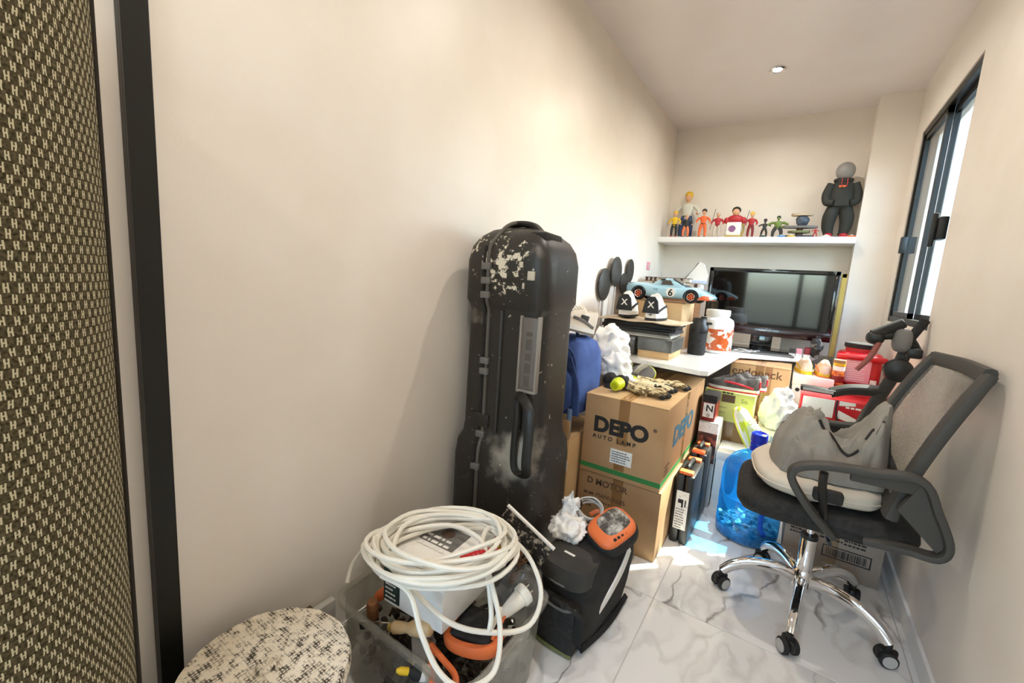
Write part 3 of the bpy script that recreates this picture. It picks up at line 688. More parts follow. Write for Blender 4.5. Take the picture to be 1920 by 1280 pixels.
# ------------------------------------------------------------------ things on the desk
t = thing('shaker_bottle', 'black shaker bottle with flip lid in front of the white jar', 'bottle', (-.495, 2.91, .80), scale=1.14)
B().lathe([(.040, 0), (.046, .006), (.048, .12), (.045, .125)], 24).out('body', 'softblack', t)
ld = B().lathe([(.049, .125), (.050, .13), (.049, .165), (.040, .178), (.036, .20), (.030, .205)], 24).out('lid', 'blackplastic', t)
B().box(.02, .066, -.012, .012, .172, .186, bev=.004).out('carry_loop', 'blackplastic', ld); B().cyl((.02, 0, .2), (.02, 0, .214), .016).out('spout_cap', 'blackplastic', ld)
t = thing('white_jar', 'large white plastic jar with colourful print on the desk', 'jar', (-.428, 3.16, .80), scale=1.08)
B().lathe([(.085, 0), (.095, .008), (.098, .18), (.092, .205), (.066, .222), (.064, .228)], 32).out('body', 'whitegloss', t)
B().lathe([(.0985, .02), (.0992, .15)], 32, cap0=False, cap1=False).out('printed_wrap', 'jarprint', t)
B().lathe([(.068, .228), (.070, .231), (.070, .262), (.066, .266)], 32).out('lid', 'white', t)
t = thing('cardboard_tray', 'small cardboard tray under the clear plastic case', 'tray', (-.655, 2.62, .80))
B().box(-.085, .095, -.14, .14, 0, .042, bev=.002).out('body', 'cardlight', t)
t = thing('clear_case', 'clear plastic case with dark contents on the cardboard tray', 'case', (-.65, 2.62, .843))
for a_ in ((-.095, .10, -.145, -.143, 0, .07), (-.095, .10, .143, .145, 0, .07), (-.095, -.093, -.145, .145, 0, .07), (.098, .10, -.145, .145, 0, .07), (-.095, .10, -.145, .145, 0, .003)):
    B().box(*a_).out('wall', 'cleargrey', t, smooth=False)
B().box(-.10, .105, -.15, .15, .068, .076, bev=.003).out('lid', 'cleargrey', t)
B().box(-.08, .05, -.12, .12, .003, .045, bev=.004).out('contents', 'darkgrey', t)
t = thing('organizer_case', 'grey translucent organizer case beside the wall at the desk edge', 'case', (-.885, 2.61, .80))
B().box(-.13, .125, -.14, .14, 0, .115, bev=.008).out('body', 'cleargrey', t); B().box(-.11, .11, -.12, .12, .01, .09, bev=.004).out('contents', 'midgrey', t)
for x in (-.07, .06): B().box(x-.015, x+.015, -.147, -.139, .05, .10, bev=.003).out('clip', 'lightgrey', t)
def laptop(z, x, y, w_, d_, mat, ry, label, h_=.018):
    t = thing('laptop', label, 'laptop', (x, y, z), (0, 0, R(ry)), group='stacked laptops')
    B().box(-w_/2, w_/2, -d_/2, d_/2, 0, h_*.55, bev=.004).out('base', mat, t); B().box(-w_/2, w_/2, -d_/2, d_/2, h_*.58, h_, bev=.004).out('lid', mat, t)
    B().box(-w_/2+.03, -w_/2+.06, -d_/2-.001, -d_/2+.004, h_*.15, h_*.4).out('port', 'ink', t, smooth=False)
    return t
laptop(.921, -.775, 2.61, .42, .29, 'lightgrey', 2, 'silver grey laptop, lowest of the stack on the plastic cases')
laptop(.940, -.755, 2.60, .40, .29, 'darkgrey', -3, 'dark grey laptop second from the bottom of the stack')
laptop(.959, -.765, 2.61, .43, .28, 'blackplastic', 4, 'black laptop in the middle of the stack', .02)
laptop(.980, -.75, 2.60, .42, .29, 'softblack', 1, 'black laptop topmost under the cardboard sheet', .02)
t = thing('cardboard_sheet', 'bent cardboard sheet on the laptops under the white-black shoes', 'cardboard', (-.755, 2.60, 1.001))
b = B(); N = 12
b.rings([[(-.25+.5*i/N, y_, .001+.006*math.sin(i*.6)**2+o_) for i in range(N+1)] + [(-.25+.5*i/N, y_, .007+.006*math.sin(i*.6)**2+o_) for i in range(N, -1, -1)] for y_, o_ in ((-.165, .0), (0, .0), (.15, .003))])
b.out('sheet', 'tan', t)

# model racing car
t = thing('model_car', 'pale blue model racing car with orange nose and number six', 'model car', (-.715, 3.005, 1.119), (0, 0, R(-3)))
Lc, Wc, Hc = .56, .235, .158
secs = [(-.50, .80, .34, .66), (-.48, .90, .24, .74), (-.40, .98, .18, .76), (-.30, 1.0, .16, .77), (-.18, .97, .14, .70), (-.05, .95, .12, .66), (.08, .95, .12, .64), (.20, .98, .13, .66), (.30, 1.0, .14, .66), (.38, .96, .15, .56), (.44, .86, .17, .45), (.485, .66, .20, .36), (.5, .5, .24, .32)]
rs = []
for u, w_, z0, z1 in secs:
    ring = []
    for k in range(20):
        a_ = 2*PI*k/20; cc, ss = math.cos(a_), math.sin(a_)
        y_ = math.copysign(abs(cc)**.45, cc)*w_*Wc/2; zm, zh = (z0+z1)/2*Hc, (z1-z0)/2*Hc
        z_ = zm + math.copysign(abs(ss)**.55, ss)*zh
        if ss > 0: y_ *= 1-.16*(ss**2)
        ring.append((u*Lc, y_, z_))
    rs.append(ring)
body = B().rings(rs).out('body', 'carblue', t, ang=50)
cab = [(-.22, .60, .70), (-.14, .66, .90), (-.04, .66, 1.0), (.03, .66, .985), (.10, .68, .86), (.19, .66, .66)]
rs = []
for u, w_, z1 in cab:
    ring = []
    for k in range(12):
        a_ = PI*k/11; y_ = math.cos(a_); y_ = math.copysign(abs(y_)**.5, y_)*w_*Wc/2; z_ = .60*Hc+(z1-.60)*Hc*math.sin(a_)**.45
        y_ *= 1-.25*max(0, (z_-.62*Hc)/(.4*Hc)); ring.append((u*Lc, y_, z_))
    rs.append(ring)
B().rings(rs, closed=False).out('cabin', 'carblue', t, ang=50)
for s_ in (-1, 1):
    yy = lambda z_: s_*(.66*Wc/2*(1-.25*max(0, (z_-.62)/.4))+.002)
    poly = [(-.085, .70), (.06, .70), (.015, .90), (-.075, .90)]
    b = B(); vs = [b.bm.verts.new((u*Lc, yy(z_), z_*Hc)) for u, z_ in poly] + [b.bm.verts.new((u*Lc, yy(z_)-s_*.004, z_*Hc)) for u, z_ in poly]
    for i in range(4): b.face((vs[i], vs[(i+1) % 4], vs[4+(i+1) % 4], vs[4+i]))
    b.face(vs[:4]); b.face(vs[4:][::-1]); b.out('side_window', 'carglass', t, smooth=False)
    B().cyl((.055*Lc, s_*.95*Wc/2*.97, .40*Hc), (.055*Lc, s_*(.95*Wc/2+.002), .40*Hc), .030, seg=24).out('number_disc', 'white', t)
    text('number', '6', .062, 'ink', t, (.055*Lc-.017*(1 if s_ < 0 else -1), s_*(.95*Wc/2+.0025), .40*Hc-.022), (PI/2, 0, 0 if s_ < 0 else PI), bold=.0015)
    B().box(.33*Lc, .47*Lc, min(s_*.94*Wc/2, s_*.40*Wc/2)-.0, max(s_*.94*Wc/2, s_*.40*Wc/2), .16*Hc, .34*Hc, bev=.006).out('nose_stripe', 'carorange', t)
    B().ell((.452*Lc, s_*.30*Wc, .39*Hc), (.014, .018, .010), 12, 8).out('headlamp', 'glass', t)
    text('lettering', 'VSF', .022, 'inkblue', t, (-.155*Lc if s_ < 0 else -.07*Lc, s_*(.968*Wc/2+.0012), .44*Hc), (PI/2, 0, 0 if s_ < 0 else PI))
    for u, r_ in ((-.325, .044), (.285, .041)):
        wl = B().lathe([(r_*.62, -.015), (r_*.92, -.017), (r_, -.011), (r_, .011), (r_*.92, .017), (r_*.62, .015)], 28).out('wheel', 'tyre', t, loc=(u*Lc, s_*(Wc/2-.014), r_+.001), rot=(PI/2, 0, 0))
        for q in (-1, 1): B().lathe([(r_*.62, q*.0155), (r_*.58, q*.018), (r_*.5, q*.0165)], 24, cap0=False, cap1=False).out('rim', 'chrome', wl)
        for k in range(6):
            a_ = 2*PI*k/6
            for q in (-1, 1): B().cyl((r_*.1*math.cos(a_), r_*.1*math.sin(a_), q*.0145), (r_*.56*math.cos(a_), r_*.56*math.sin(a_), q*.0155), .0035, .005, 6).out('spoke', 'carorange', wl)
        B().tube([(u*Lc+r_*1.12*math.cos(a_), s_*(Wc/2+.001), r_+r_*1.12*math.sin(a_)) for a_ in [PI*k/10-.1 for k in range(12)]], .0035, 6, smooth=0).out('wheel_arch', 'tyre', t)
B().box(.14*Lc, .20*Lc, -.06, .06, .66*Hc, .70*Hc).out('windscreen_base', 'carglass', t, bev=.002)
b = B(); rs = []
for (u, z_) in ((.045, .965), (.175, .71)): rs.append([(u*Lc, y_*Wc/2*(.46 if u < .1 else .58), z_*Hc+.004) for y_ in (-1, -.4, .4, 1)] + [(u*Lc-.004, y_*Wc/2*(.46 if u < .1 else .58), z_*Hc) for y_ in (1, .4, -.4, -1)])
b.rings(rs); b.out('windscreen', 'carglass', t, smooth=False)
B().box(-.12*Lc, -.05*Lc, -.5*Wc*.62, .5*Wc*.62, .985*Hc-.01, 1.0*Hc-.008, bev=.003).out('roof_scoop', 'softblack', t)

# books behind the car with a white model sail on top
tb = thing('crate', 'low wooden crate behind the model car carrying books', 'crate', (-.86, 3.49, .80))
for s_ in (-1, 1): B().box(-.19, .24, s_*.10-.008, s_*.10+.008, 0, .36).out('side', 'wood', tb, smooth=False, bev=.002)
for s_ in (-1, 1): B().box(.025+s_*.207-.008, .025+s_*.207+.008, -.092, .092, 0, .36).out('end', 'wood', tb, smooth=False, bev=.002)
B().box(-.18, .23, -.092, .092, .0, .012).out('bottom', 'wood', tb, smooth=False)
z_ = 1.16
for k, (dx, w_, h_, m_, lab) in enumerate(((.06, .40, .05, 'wood', 'reddish brown flat book lowest in the pile behind the car'), (.075, .40, .045, 'tan', 'pale book in the middle of the pile behind the car'), (.03, .34, .032, 'brownbook', 'dark brown book topmost of the pile behind the car'))):
    t = thing('book', lab, 'book', (-.88+dx, 3.49, z_+.001), (0, 0, R((-2, 3, 1)[k])), group='books behind the model car')
    B().box(-w_/2, w_/2, -.105, .105, 0, .004).out('cover', m_, t, smooth=False); B().box(-w_/2, w_/2, -.105, .105, h_-.004, h_).out('cover', m_, t, smooth=False)
    B().box(-w_/2+.004, w_/2-.004, -.10, .10, .004, h_-.004).out('pages', 'paper', t, smooth=False)
    rd = random.Random(k)
    for i in range(10): B().box(-w_/2+.01+i*w_/10.5, -w_/2+.01+i*w_/10.5+w_/18, -.1062, -.105, .003, h_-.003).out('spine_print', rd.choice(['brownbook', 'pale', 'tan', 'inkbrown']), t, smooth=False)
    z_ += h_+.001
t = thing('sail_ornament', 'white triangular sail ornament standing behind the car on the books', 'ornament', (-.745, 3.49, z_+.001-.034), (0, 0, 0))
t.location = (-.665, 3.50, 1.261)
B().prism([(-.09, .0), (.075, .0), (.085, .06), (.05, .145), (.02, .16), (-.02, .10)], -.012, .012, 'y', bev=.004).out('sail', 'white', t)
B().box(-.085, .08, -.03, .03, -.004, .02, bev=.004).out('hull', M('palehull', '#b9c6dc', .4), t)
B().tube([(-.088, 0, .015), (-.03, -.002, .09), (.01, 0, .155)], .003, 6).out('mast', 'ink', t)
# dark round paddles leaning by the wall
for k, (y_, z_, ra, rb_, lab) in enumerate(((2.64, 1.205, .105, .095, 'black round disc lowest and nearest by the left wall'), (2.80, 1.295, .10, .095, 'black round disc raised highest by the left wall'), (3.12, 1.318, .085, .07, 'black round disc farthest along the left wall'), (2.97, 1.22, .075, .075, 'small dark disc half hidden behind the model car tail'))):
    t = thing('black_disc', lab, 'disc', (-1.05+.014*(k % 2), y_, z_), group='black discs by the left wall')
    B().lathe([(.96, -.006), (1, -.003), (1, .003), (.96, .006)], 36, sx=ra, sy=rb_).out('disc', M('discblack', '#2a2621', .55), t, rot=(0, PI/2, 0)).scale = (1, 1, 1)
    B().cyl((0, 0, -ra), (0, 0, -(z_-.801) if k != 1 else -(z_-.801)), .007, seg=8).out('rod', 'lightgrey', t)

# red tub, little jar by it
t = thing('red_tub', 'glossy red supplement tub with black lid on the red case', 'tub', (.365, 3.33, .703))
B().lathe([(.098, 0), (.108, .008), (.11, .175), (.10, .19), (.075, .20)], 36, sx=1.0, sy=.95, power=.55).out('body', 'red', t)
B().lathe([(.075, .196), (.075, .222)], 28).out('neck', 'red', t); B().lathe([(.08, .220), (.083, .224), (.083, .246), (.078, .25)], 28).out('lid', 'softblack', t)
B().box(-.075, .05, -.1085, -.1055, .02, .155).out('label', 'pink', t, smooth=False)
lb_ = lines('fine_print', 9, .1, .013, .004, 'white', t, (-.065, -.109, .142), seed=44)
B().box(.055, .085, -.1085, -.105, .02, .045).out('barcode_label', 'paper', t, smooth=False)
B().tube([(-.112, -.09, .165), (-.04, -.112, .17), (.06, -.112, .17), (.112, -.09, .165)], .017, 10).out('shoulder_rib', 'red', t)
t = thing('spice_jar', 'small orange-brown jar with striped lid left of the red tub', 'jar', (.235, 3.21, .733))
t.location = (.262, 3.165, .703)
B().lathe([(.03, 0), (.033, .004), (.033, .07), (.027, .085)], 20).out('glass', M('spice', '#b4521f', .3, col2='#e08a42', scale=40, lo=.45, hi=.6), t)
B().lathe([(.030, .085), (.030, .112)], 20).out('lid', 'white', t); B().lathe([(.0335, .015), (.0335, .055)], 20, cap0=False, cap1=False).out('label', 'darkred', t)
B().lathe([(.0305, .114), (.0305, .13)], 20).out('lid', 'yellow', t); B().lathe([(.0308, .131), (.0308, .15)], 20).out('lid', 'carddark', t)

# ------------------------------------------------------------------ black machine with grips behind the chair
t = thing('folding_scooter', 'black folded scooter with handlebar grips behind the office chair', 'scooter', (.40, 2.66, 0))
B().tube([(.05, -.06, 1.03), (.02, -.03, .86), (-.05, .0, .62), (-.10, .02, .36), (-.13, .03, .1)], .026, 10).out('stem', 'darkgrey', t)
B().tube([(-.085, -.085, 1.045), (-.02, -.075, 1.06), (.04, -.06, 1.05), (.085, -.04, .985)], .022, 10).out('handlebar', 'blackplastic', t)
B().cyl((.035, -.07, 1.02), (.088, -.065, 1.14), .018, seg=14, bev=.003).out('grip', 'softblack', t)
B().cyl((-.085, -.085, 1.05), (.018, -.075, 1.12), .027, .022, seg=14, bev=.004).out('grip', 'softblack', t)
B().ell((-.075, -.085, 1.04), (.035, .03, .03), 14, 10, power=.8).out('hub', 'blackplastic', t)
B().tube([(-.06, -.1, 1.02), (-.085, -.12, .95), (-.125, -.13, .885)], [.012, .012, .010], 8).out('brake_lever', 'reddark', t)
B().ell((.02, -.08, 1.04), (.035, .04, .055), 14, 10, power=.7).out('clamp', 'midgrey', t)
B().box(.04, .095, -.11, -.03, .965, 1.01, bev=.01).out('control_pod', 'blackplastic', t)
hl = B().lathe([(.052, 0), (.055, .01), (.05, .03), (.02, .045)], 24).out('headlamp', 'blackplastic', t, loc=(.02, -.11, .905), rot=(PI/2, 0, 0))
B().lathe([(.046, -.002), (.052, -.004), (.052, .002), (.046, .002)], 24, cap0=False, cap1=False).out('lamp_ring', 'chrome', hl)
B().tube([(.0, -.02, .785), (-.12, -.04, .775), (-.20, -.05, .745)], .024, 10, flat=(.8, 1.3)).out('folded_arm', 'darkgrey', t)
b = B(); b.box(-.325, -.18, -.085, -.02, .738, .762, bev=.005); b.out('console', 'blackplastic', t)
B().box(-.315, -.19, -.0862, -.0852, .744, .757).out('display', 'lightgrey', t, smooth=False)
B().lathe([(.06, -.018), (.085, -.02), (.09, -.012), (.09, .012), (.085, .02), (.06, .018)], 28).out('wheel', 'tyre', t, loc=(-.135, .12, .091), rot=(PI/2, 0, R(15)))
B().tube([(-.13, .03, .1), (-.10, .05, .12), (-.135, .10, .092)], .014, 8).out('fork', 'darkgrey', t)

# ------------------------------------------------------------------ blue water jug used as a coin bank
t = thing('water_jug', 'large translucent blue water jug holding coins at the bottom', 'jug', (-.062, 2.36, 0))
prof = [(.125, .002), (.137, .012), (.14, .04), (.14, .11), (.136, .118), (.14, .126), (.14, .20), (.136, .208), (.14, .216), (.14, .315), (.132, .36), (.105, .40), (.06, .43), (.032, .445), (.030, .47)]
B().lathe(prof, 48, cap1=False).out('shell', 'jugblue', t, ang=50)
B().lathe([(.033, .445), (.036, .455), (.033, .465), (.037, .475), (.033, .485), (.037, .495), (.036, .53), (.028, .535), (.022, .525)], 28, cap1=True).out('neck_cap', 'jughandle', t)
B().tube([(.075, -.10, .19), (.062, -.07, .165), (.062, -.07, .09), (.08, -.105, .07)], .012, 10).out('grip_handle', 'jughandle', t)
b = B(); rd = random.Random(11)
rs = []
for r_ in (.132, .11, .08, .05, .02): rs.append([(r_*math.cos(2*PI*i/40), r_*math.sin(2*PI*i/40), .065+.03*noise.noise(Vector((r_*12*math.cos(2*PI*i/40), r_*12*math.sin(2*PI*i/40), 1)))-r_*.05) for i in range(40)])
b.rings([[(x*1.0, y_, .006) for x, y_, _ in rs[0]]] + rs)
o = b.out('coin_heap', 'coins', t); o['kind'] = 'stuff'
b = B()
for i in range(170):
    a_ = rd.uniform(0, 2*PI); r_ = .125*rd.random()**.5
    q = Vector((r_*math.cos(a_), r_*math.sin(a_), .072+.03*noise.noise(Vector((r_*12*math.cos(a_), r_*12*math.sin(a_), 1)))-r_*.05+rd.random()*.006))
    nrm = Vector((rd.gauss(0, .4), rd.gauss(0, .4), 1)).normalized(); b.cyl(q, q+nrm*.002, rd.uniform(.008, .012), seg=10)
o = b.out('coins', M('coin', '#b9bdb8', .3, metal=.8), t, smooth=False); o['kind'] = 'stuff'

# ------------------------------------------------------------------ office chair
ch = thing('office_chair', 'grey-black mesh office chair with chrome five-star base', 'chair', (.16, 1.90, 0), (0, 0, R(4)))
B().lathe([(.026, .085), (.034, .095), (.034, .165), (.028, .175)], 24).out('hub', 'chrome', ch)
B().lathe([(.026, .17), (.026, .30), (.022, .31)], 24).out('column_sleeve', 'chrome', ch); B().lathe([(.028, .302), (.028, .318)], 20).out('collar', 'blackplastic', ch)
B().lathe([(.014, .30), (.014, .42)], 20).out('gas_rod', 'chrome', ch)
for k in range(5):
    a_ = R(-24+72*k-4); ca, sa = math.cos(a_), math.sin(a_)
    pts = [(.02, .135), (.09, .148), (.17, .142), (.235, .112), (.272, .075)]
    lg = B().tube([(r_*ca, r_*sa, z_) for r_, z_ in pts], [.019, .019, .018, .017, .015], 12, flat=(1.15, .85), up=(0, 0, 1)).out('leg', 'chrome', ch)
    cb_ = B().cyl((.272*ca, .272*sa, .055), (.272*ca, .272*sa, .08), .012, seg=12)
    cb_.box(-.028, .030, -.009, .009, .022, .058, bev=.006, mx=Matrix.Translation((.272*ca, .272*sa, 0)) @ Matrix.Rotation(a_+.7, 4, 'Z'))
    cst = cb_.out('caster', 'blackplastic', ch)
    dirv = Vector((-math.sin(a_+.7), math.cos(a_+.7), 0)); cc = Vector((.272*ca, .272*sa, .0285))
    for s_ in (-1, 1):
        w_ = B().cyl(cc+dirv*s_*.008, cc+dirv*s_*.027, .0275, seg=22, bev=.004).out('caster_wheel', 'softblack', cst)
        B().cyl(cc+dirv*s_*.0268, cc+dirv*s_*.0278, .021, seg=20).out('wheel_cap', 'lightgrey', cst)
B().box(-.10, .12, -.09, .09, .405, .43, bev=.008).out('tilt_plate', 'blackplastic', ch)
B().tube([(.02, -.09, .415), (.02, -.2, .41), (.02, -.23, .412)], .006, 8).out('tilt_lever', 'blackplastic', ch)
seat = B()
rs = []
for z_, gx, gy in ((.43, .215, .195), (.437, .245, .225), (.465, .262, .242), (.49, .258, .238), (.505, .235, .215), (.509, .15, .14)):
    rs.append([(.0+gx*math.copysign(abs(math.cos(q))**.42, math.cos(q)), gy*math.copysign(abs(math.sin(q))**.42, math.sin(q)), z_-.02*max(0, -math.cos(q))**4) for q in [2*PI*i/48 for i in range(48)]])
seat.rings(rs).out('seat', 'softblack', ch, ang=70)
# armrests: closed loops of flat bar
for s_ in (-1, 1):
    y_ = s_*.275
    pts = [(.02, y_*.86, .445), (-.06, y_, .535), (-.115, y_, .615), (-.105, y_, .658), (-.03, y_, .684), (.08, y_, .693), (.19, y_, .70), (.235, y_, .62), (.272, y_, .53), (.255, y_, .485), (.19, y_*.95, .478), (.10, y_*.86, .46)]
    arm = B().tube(pts, .020, 12, flat=(1.15, .62), up=(0, 1, 0), smooth=6).out('armrest', 'chairgrey', ch)
    B().box(.03, .21, y_-.008, y_+.008, .655, .697, bev=.004).out('armrest_web', 'chairgrey', arm)
    b = B(); b.prism([(.15, .60), (.195, .70), (.24, .62), (.272, .53), (.25, .50)], y_-.009, y_+.009, 'y', bev=.003); b.out('armrest_web', 'chairgrey', arm)
    B().tube([(-.035, y_, .66), (-.03, y_*.96, .60), (-.01, y_*.9, .50)], .012, 8).out('arm_post', 'blackplastic', arm)
    B().box(-.05, .03, min(y_*.82, y_*.95), max(y_*.82, y_*.95), .555, .595, bev=.008).out('arm_knob', 'softblack', arm)
# back: frame and mesh
def bx(z_): # profile of the back, leaning away and curving
    u = (z_-.52)/.50
    return .15+.05*u+.10*u*u
def half_w(z_): u = (z_-.52)/.50; return .205+.03*math.sin(PI*min(1, u*.9))
zs = [.55+.47*i/14 for i in range(15)]
for s_ in (-1, 1): B().tube([(bx(z_), s_*half_w(z_), z_) for z_ in zs], [.028]+[.024]*12+[.022, .020], 10, flat=(1.15, .72), up=(0, 1, 0), smooth=2).out('back_upright', 'chairgrey', ch)
B().tube([(bx(1.02)+.012*math.cos(PI*k/12-PI/2), half_w(1.02)*(-1+2*k/12), 1.02-.004*abs(k-6)/6) for k in range(13)], .022, 10, flat=(1.1, .7), smooth=2, up=(0, 0, 1)).out('back_top_rail', 'chairgrey', ch)
B().tube([(bx(.56)+.012*math.cos(PI*k/12-PI/2), half_w(.56)*(-1+2*k/12), .56) for k in range(13)], .022, 10, flat=(1.1, .7), smooth=2, up=(0, 0, 1)).out('back_bottom_rail', 'chairgrey', ch)
b = B(); b.rings([[(bx(z_)+.018*(1-(2*k/12-1)**2), half_w(z_)*(-1+2*k/12), z_) for k in range(13)] for z_ in zs], closed=False, cap0=False, cap1=False); b.out('mesh_panel', 'meshfab', ch, ang=80)
B().tube([(bx(.57)+.02, 0, .58), (.19, 0, .47), (.13, 0, .418), (.05, 0, .418)], .022, 10, flat=(1.5, .6), up=(0, 1, 0)).out('back_support', 'blackplastic', ch)
# pillow and grey bag on the seat
pl = thing('cushion', 'flat beige cushion lying on the office chair seat', 'cushion', (.135, 1.905, .508), (0, 0, R(8)))
B().ell((0, 0, .044), (.195, .21, .044), 56, 22, power=.62, amp=.006, fr=12, zmin=.001).out('pad', 'cushion', pl, ang=80)
B().tube([(.197*math.copysign(abs(math.cos(q))**.62, math.cos(q)), .212*math.copysign(abs(math.sin(q))**.62, math.sin(q)), .044) for q in [2*PI*i/60 for i in range(60)]], .003, 6, closed=True, smooth=0).out('piping', 'cushion', pl)
gb = thing('grey_bag', 'crumpled light grey soft bag lying on the beige cushion', 'bag', (.16, 1.905, .588), (0, 0, R(6)))
def ridged(p, k): return 1-abs(noise.noise(Vector((p[0]*k+7, p[1]*k*.8+2, k))))*2.2
def bagh(u, v):
    e = (max(0, 1-abs(u)**3.2)*max(0, 1-abs(v)**3.2))**.38
    hump = .110+.075*math.exp(-((u+.42)/.34)**2-((v-.05)/.7)**2)+.21*math.exp(-((u-.80)/.26)**2-((v+.1)/.75)**2)-.035*math.exp(-((u-.22)/.2)**2)
    w_ = u+.35*noise.noise(Vector((u*1.3, v*1.3, 4)))
    fold = .032*ridged((w_*.9+v*.5, v*.7-w_*.3), 2.3)+.018*ridged((v*1.2-w_, w_*.9+v), 3.7)+.006*noise.noise(Vector((u*9, v*9, 1)))
    return e*(hump+fold)
b = B(); NG = 56
grid = []
for i in range(NG+1):
    row = []
    for j in range(NG+1):
        u, v = -1+2*i/NG, -1+2*j/NG
        cx_ = u*math.sqrt(1-.30*v*v); cy_ = v*math.sqrt(1-.30*u*u)
        h_ = bagh(u, v)
        row.append((cx_*.170+.16*max(0, h_-.15), cy_*.175+.008*noise.noise(Vector((u*4, v*4, 9))), .004+h_))
    grid.append(row)
b.rings(grid, closed=False, cap0=False, cap1=False)
b.rings([[(x, y_, 0) for x, y_, z_ in row] for row in (grid[0], grid[NG//2], grid[-1])], closed=False, cap0=False, cap1=False)
b.out('bag_body', 'greyfab', gb, ang=80)
def bag_pt(u, v, up=.004):
    cx_ = u*math.sqrt(1-.30*v*v); cy_ = v*math.sqrt(1-.30*u*u); h_ = bagh(u, v)
    return (cx_*.170+.16*max(0, h_-.15), cy_*.175, .004+h_+up)
B().tube([bag_pt(-.30+.12*k, -.42-.05*k) for k in range(7)], .005, 6, flat=(1.4, .6), smooth=3).out('zip', 'ink', gb)
B().tube([bag_pt(.93, -.1), bag_pt(.97, -.35, .010), bag_pt(.98, -.6, .004)], .006, 6).out('strap', 'softblack', gb)
B().tube([bag_pt(.52, -.62), bag_pt(.60, -.55, .003), bag_pt(.64, -.66, .003), bag_pt(.70, -.58)], .0035, 6).out('emblem', 'ink', gb)

# ------------------------------------------------------------------ rolled rug standing upright by the left wall
t = thing('rolled_rug', 'rolled olive woven rug standing upright against the left wall', 'rug', (-.862, -.004, 0))
b = B(); NR = 72; rr_ = .198; top = 1.60
zz = [0, .004]+[top*i/20 for i in range(1, 20)]+[top-.012, top-.003, top]
uvl = b.bm.loops.layers.uv.new('UVMap')
rings_ = []
for i, z_ in enumerate(zz):
    r_ = rr_-(.006 if i in (0, len(zz)-1) else .002 if i == len(zz)-2 else 0)
    rings_.append([b.bm.verts.new((r_*(1+.006*math.sin(3*q+z_*2))*math.cos(q), r_*(1+.006*math.sin(3*q+z_*2))*math.sin(q), z_)) for q in [2*PI*k/NR for k in range(NR)]])
for i in range(len(zz)-1):
    for k in range(NR):
        f_ = b.bm.faces.new((rings_[i][k], rings_[i][(k+1) % NR], rings_[i+1][(k+1) % NR], rings_[i+1][k]))
        for lp, (uu, vv) in zip(f_.loops, ((k, i), (k+1, i), (k+1, i+1), (k, i+1))): lp[uvl].uv = (uu*2*PI*rr_/NR, zz[vv])
b.out('outer_turn', 'weave', t, ang=60)
sp = []
b = B()
for i in range(140):
    q = i*.16; r_ = .194-.0075*q/(2*PI)*1.2
    if r_ < .03: break
    sp.append((r_*math.cos(q), r_*math.sin(q)))
vs0 = [b.bm.verts.new((x, y_, top-.03)) for x, y_ in sp]; vs1 = [b.bm.verts.new((x, y_, top)) for x, y_ in sp]
for i in range(len(sp)-1): b.face((vs0[i], vs0[i+1], vs1[i+1], vs1[i]))
o = b.out('inner_turns', M('rugback', '#5a5140', .95), t)
md = o.modifiers.new('s', 'SOLIDIFY'); md.thickness = .005
B().cyl((0, 0, 0), (0, 0, top-.03), .185, seg=40).out('core', 'rugback', t)
B().tube([(.1985*math.cos(q), .1985*math.sin(q), z_) for q, z_ in [(R(72), top*k/16) for k in range(17)]], .004, 8, smooth=0).out('bound_edge', M('binding', '#241c12', .9), t)

# ------------------------------------------------------------------ plaster-caked drum
t = thing('plaster_bucket', 'round black tub with lid caked in dried plaster', 'bucket', (-.832, .397, 0))
B().lathe([(.135, 0), (.14, .005), (.160, .325), (.163, .33)], 56).out('body', 'cakedside', t)
b = B(); rs = []
for r_ in (.168, .170, .165, .14, .11, .08, .05, .025, .004):
    z0 = {0: .322, 1: .335}.get(len(rs), .350)
    rs.append([(r_*math.cos(q), r_*math.sin(q), z0+(.004*noise.noise(Vector((r_*30*math.cos(q), r_*30*math.sin(q), 0)))+.002*noise.noise(Vector((r_*90*math.cos(q), r_*90*math.sin(q), 3))) if len(rs) > 1 else 0)) for q in [2*PI*k/72 for k in range(72)]])
b.rings(rs); b.out('lid', 'caked', t, ang=60)
B().lathe([(.020, .346), (.021, .358), (.017, .364), (.009, .362), (.004, .356)], 24).out('centre_boss', 'caked', t)
B().tube([(-.165, 0, .30), (-.16, .10, .24), (-.12, .13, .22)], .004, 6).out('bail', 'midgrey', t)

# ------------------------------------------------------------------ clear tote with tools
t = thing('storage_tote', 'clear plastic storage tote full of hand tools', 'storage box', (-.75, .87, 0))
x0, x1, y0, y1, hz = -.245, .245, -.20, .195, .262
def tote_ring(k, z_, th=0):
    e = .93+.07*z_/hz; return [((x0+(x1-x0)*.5)+((x1-x0)/2*e-th)*math.copysign(abs(math.cos(q))**.22, math.cos(q)), (y0+(y1-y0)*.5)+((y1-y0)/2*e-th)*math.copysign(abs(math.sin(q))**.22, math.sin(q)), z_) for q in [2*PI*i/64 for i in range(64)]]
B().rings([tote_ring(0, z_) for z_ in (0.001, .10, .20, hz)]+[tote_ring(0, z_, .003) for z_ in (hz, .1, .004)], cap0=True, cap1=True).out('shell', 'totclear', t, ang=50)
b = B(); b.rings([tote_ring(0, hz-.012, -.001), tote_ring(0, hz-.012, -.014), tote_ring(0, hz, -.014), tote_ring(0, hz+.002, -.002), tote_ring(0, hz-.012, -.001)], cap0=False, cap1=False); b.out('rim', 'totclear', t, ang=50)
for s_ in (-1, 1): B().box(s_*.25-.012, s_*.25+.012, -.06, .06, hz-.05, hz-.012, bev=.006).out('grip', 'totclear', t)
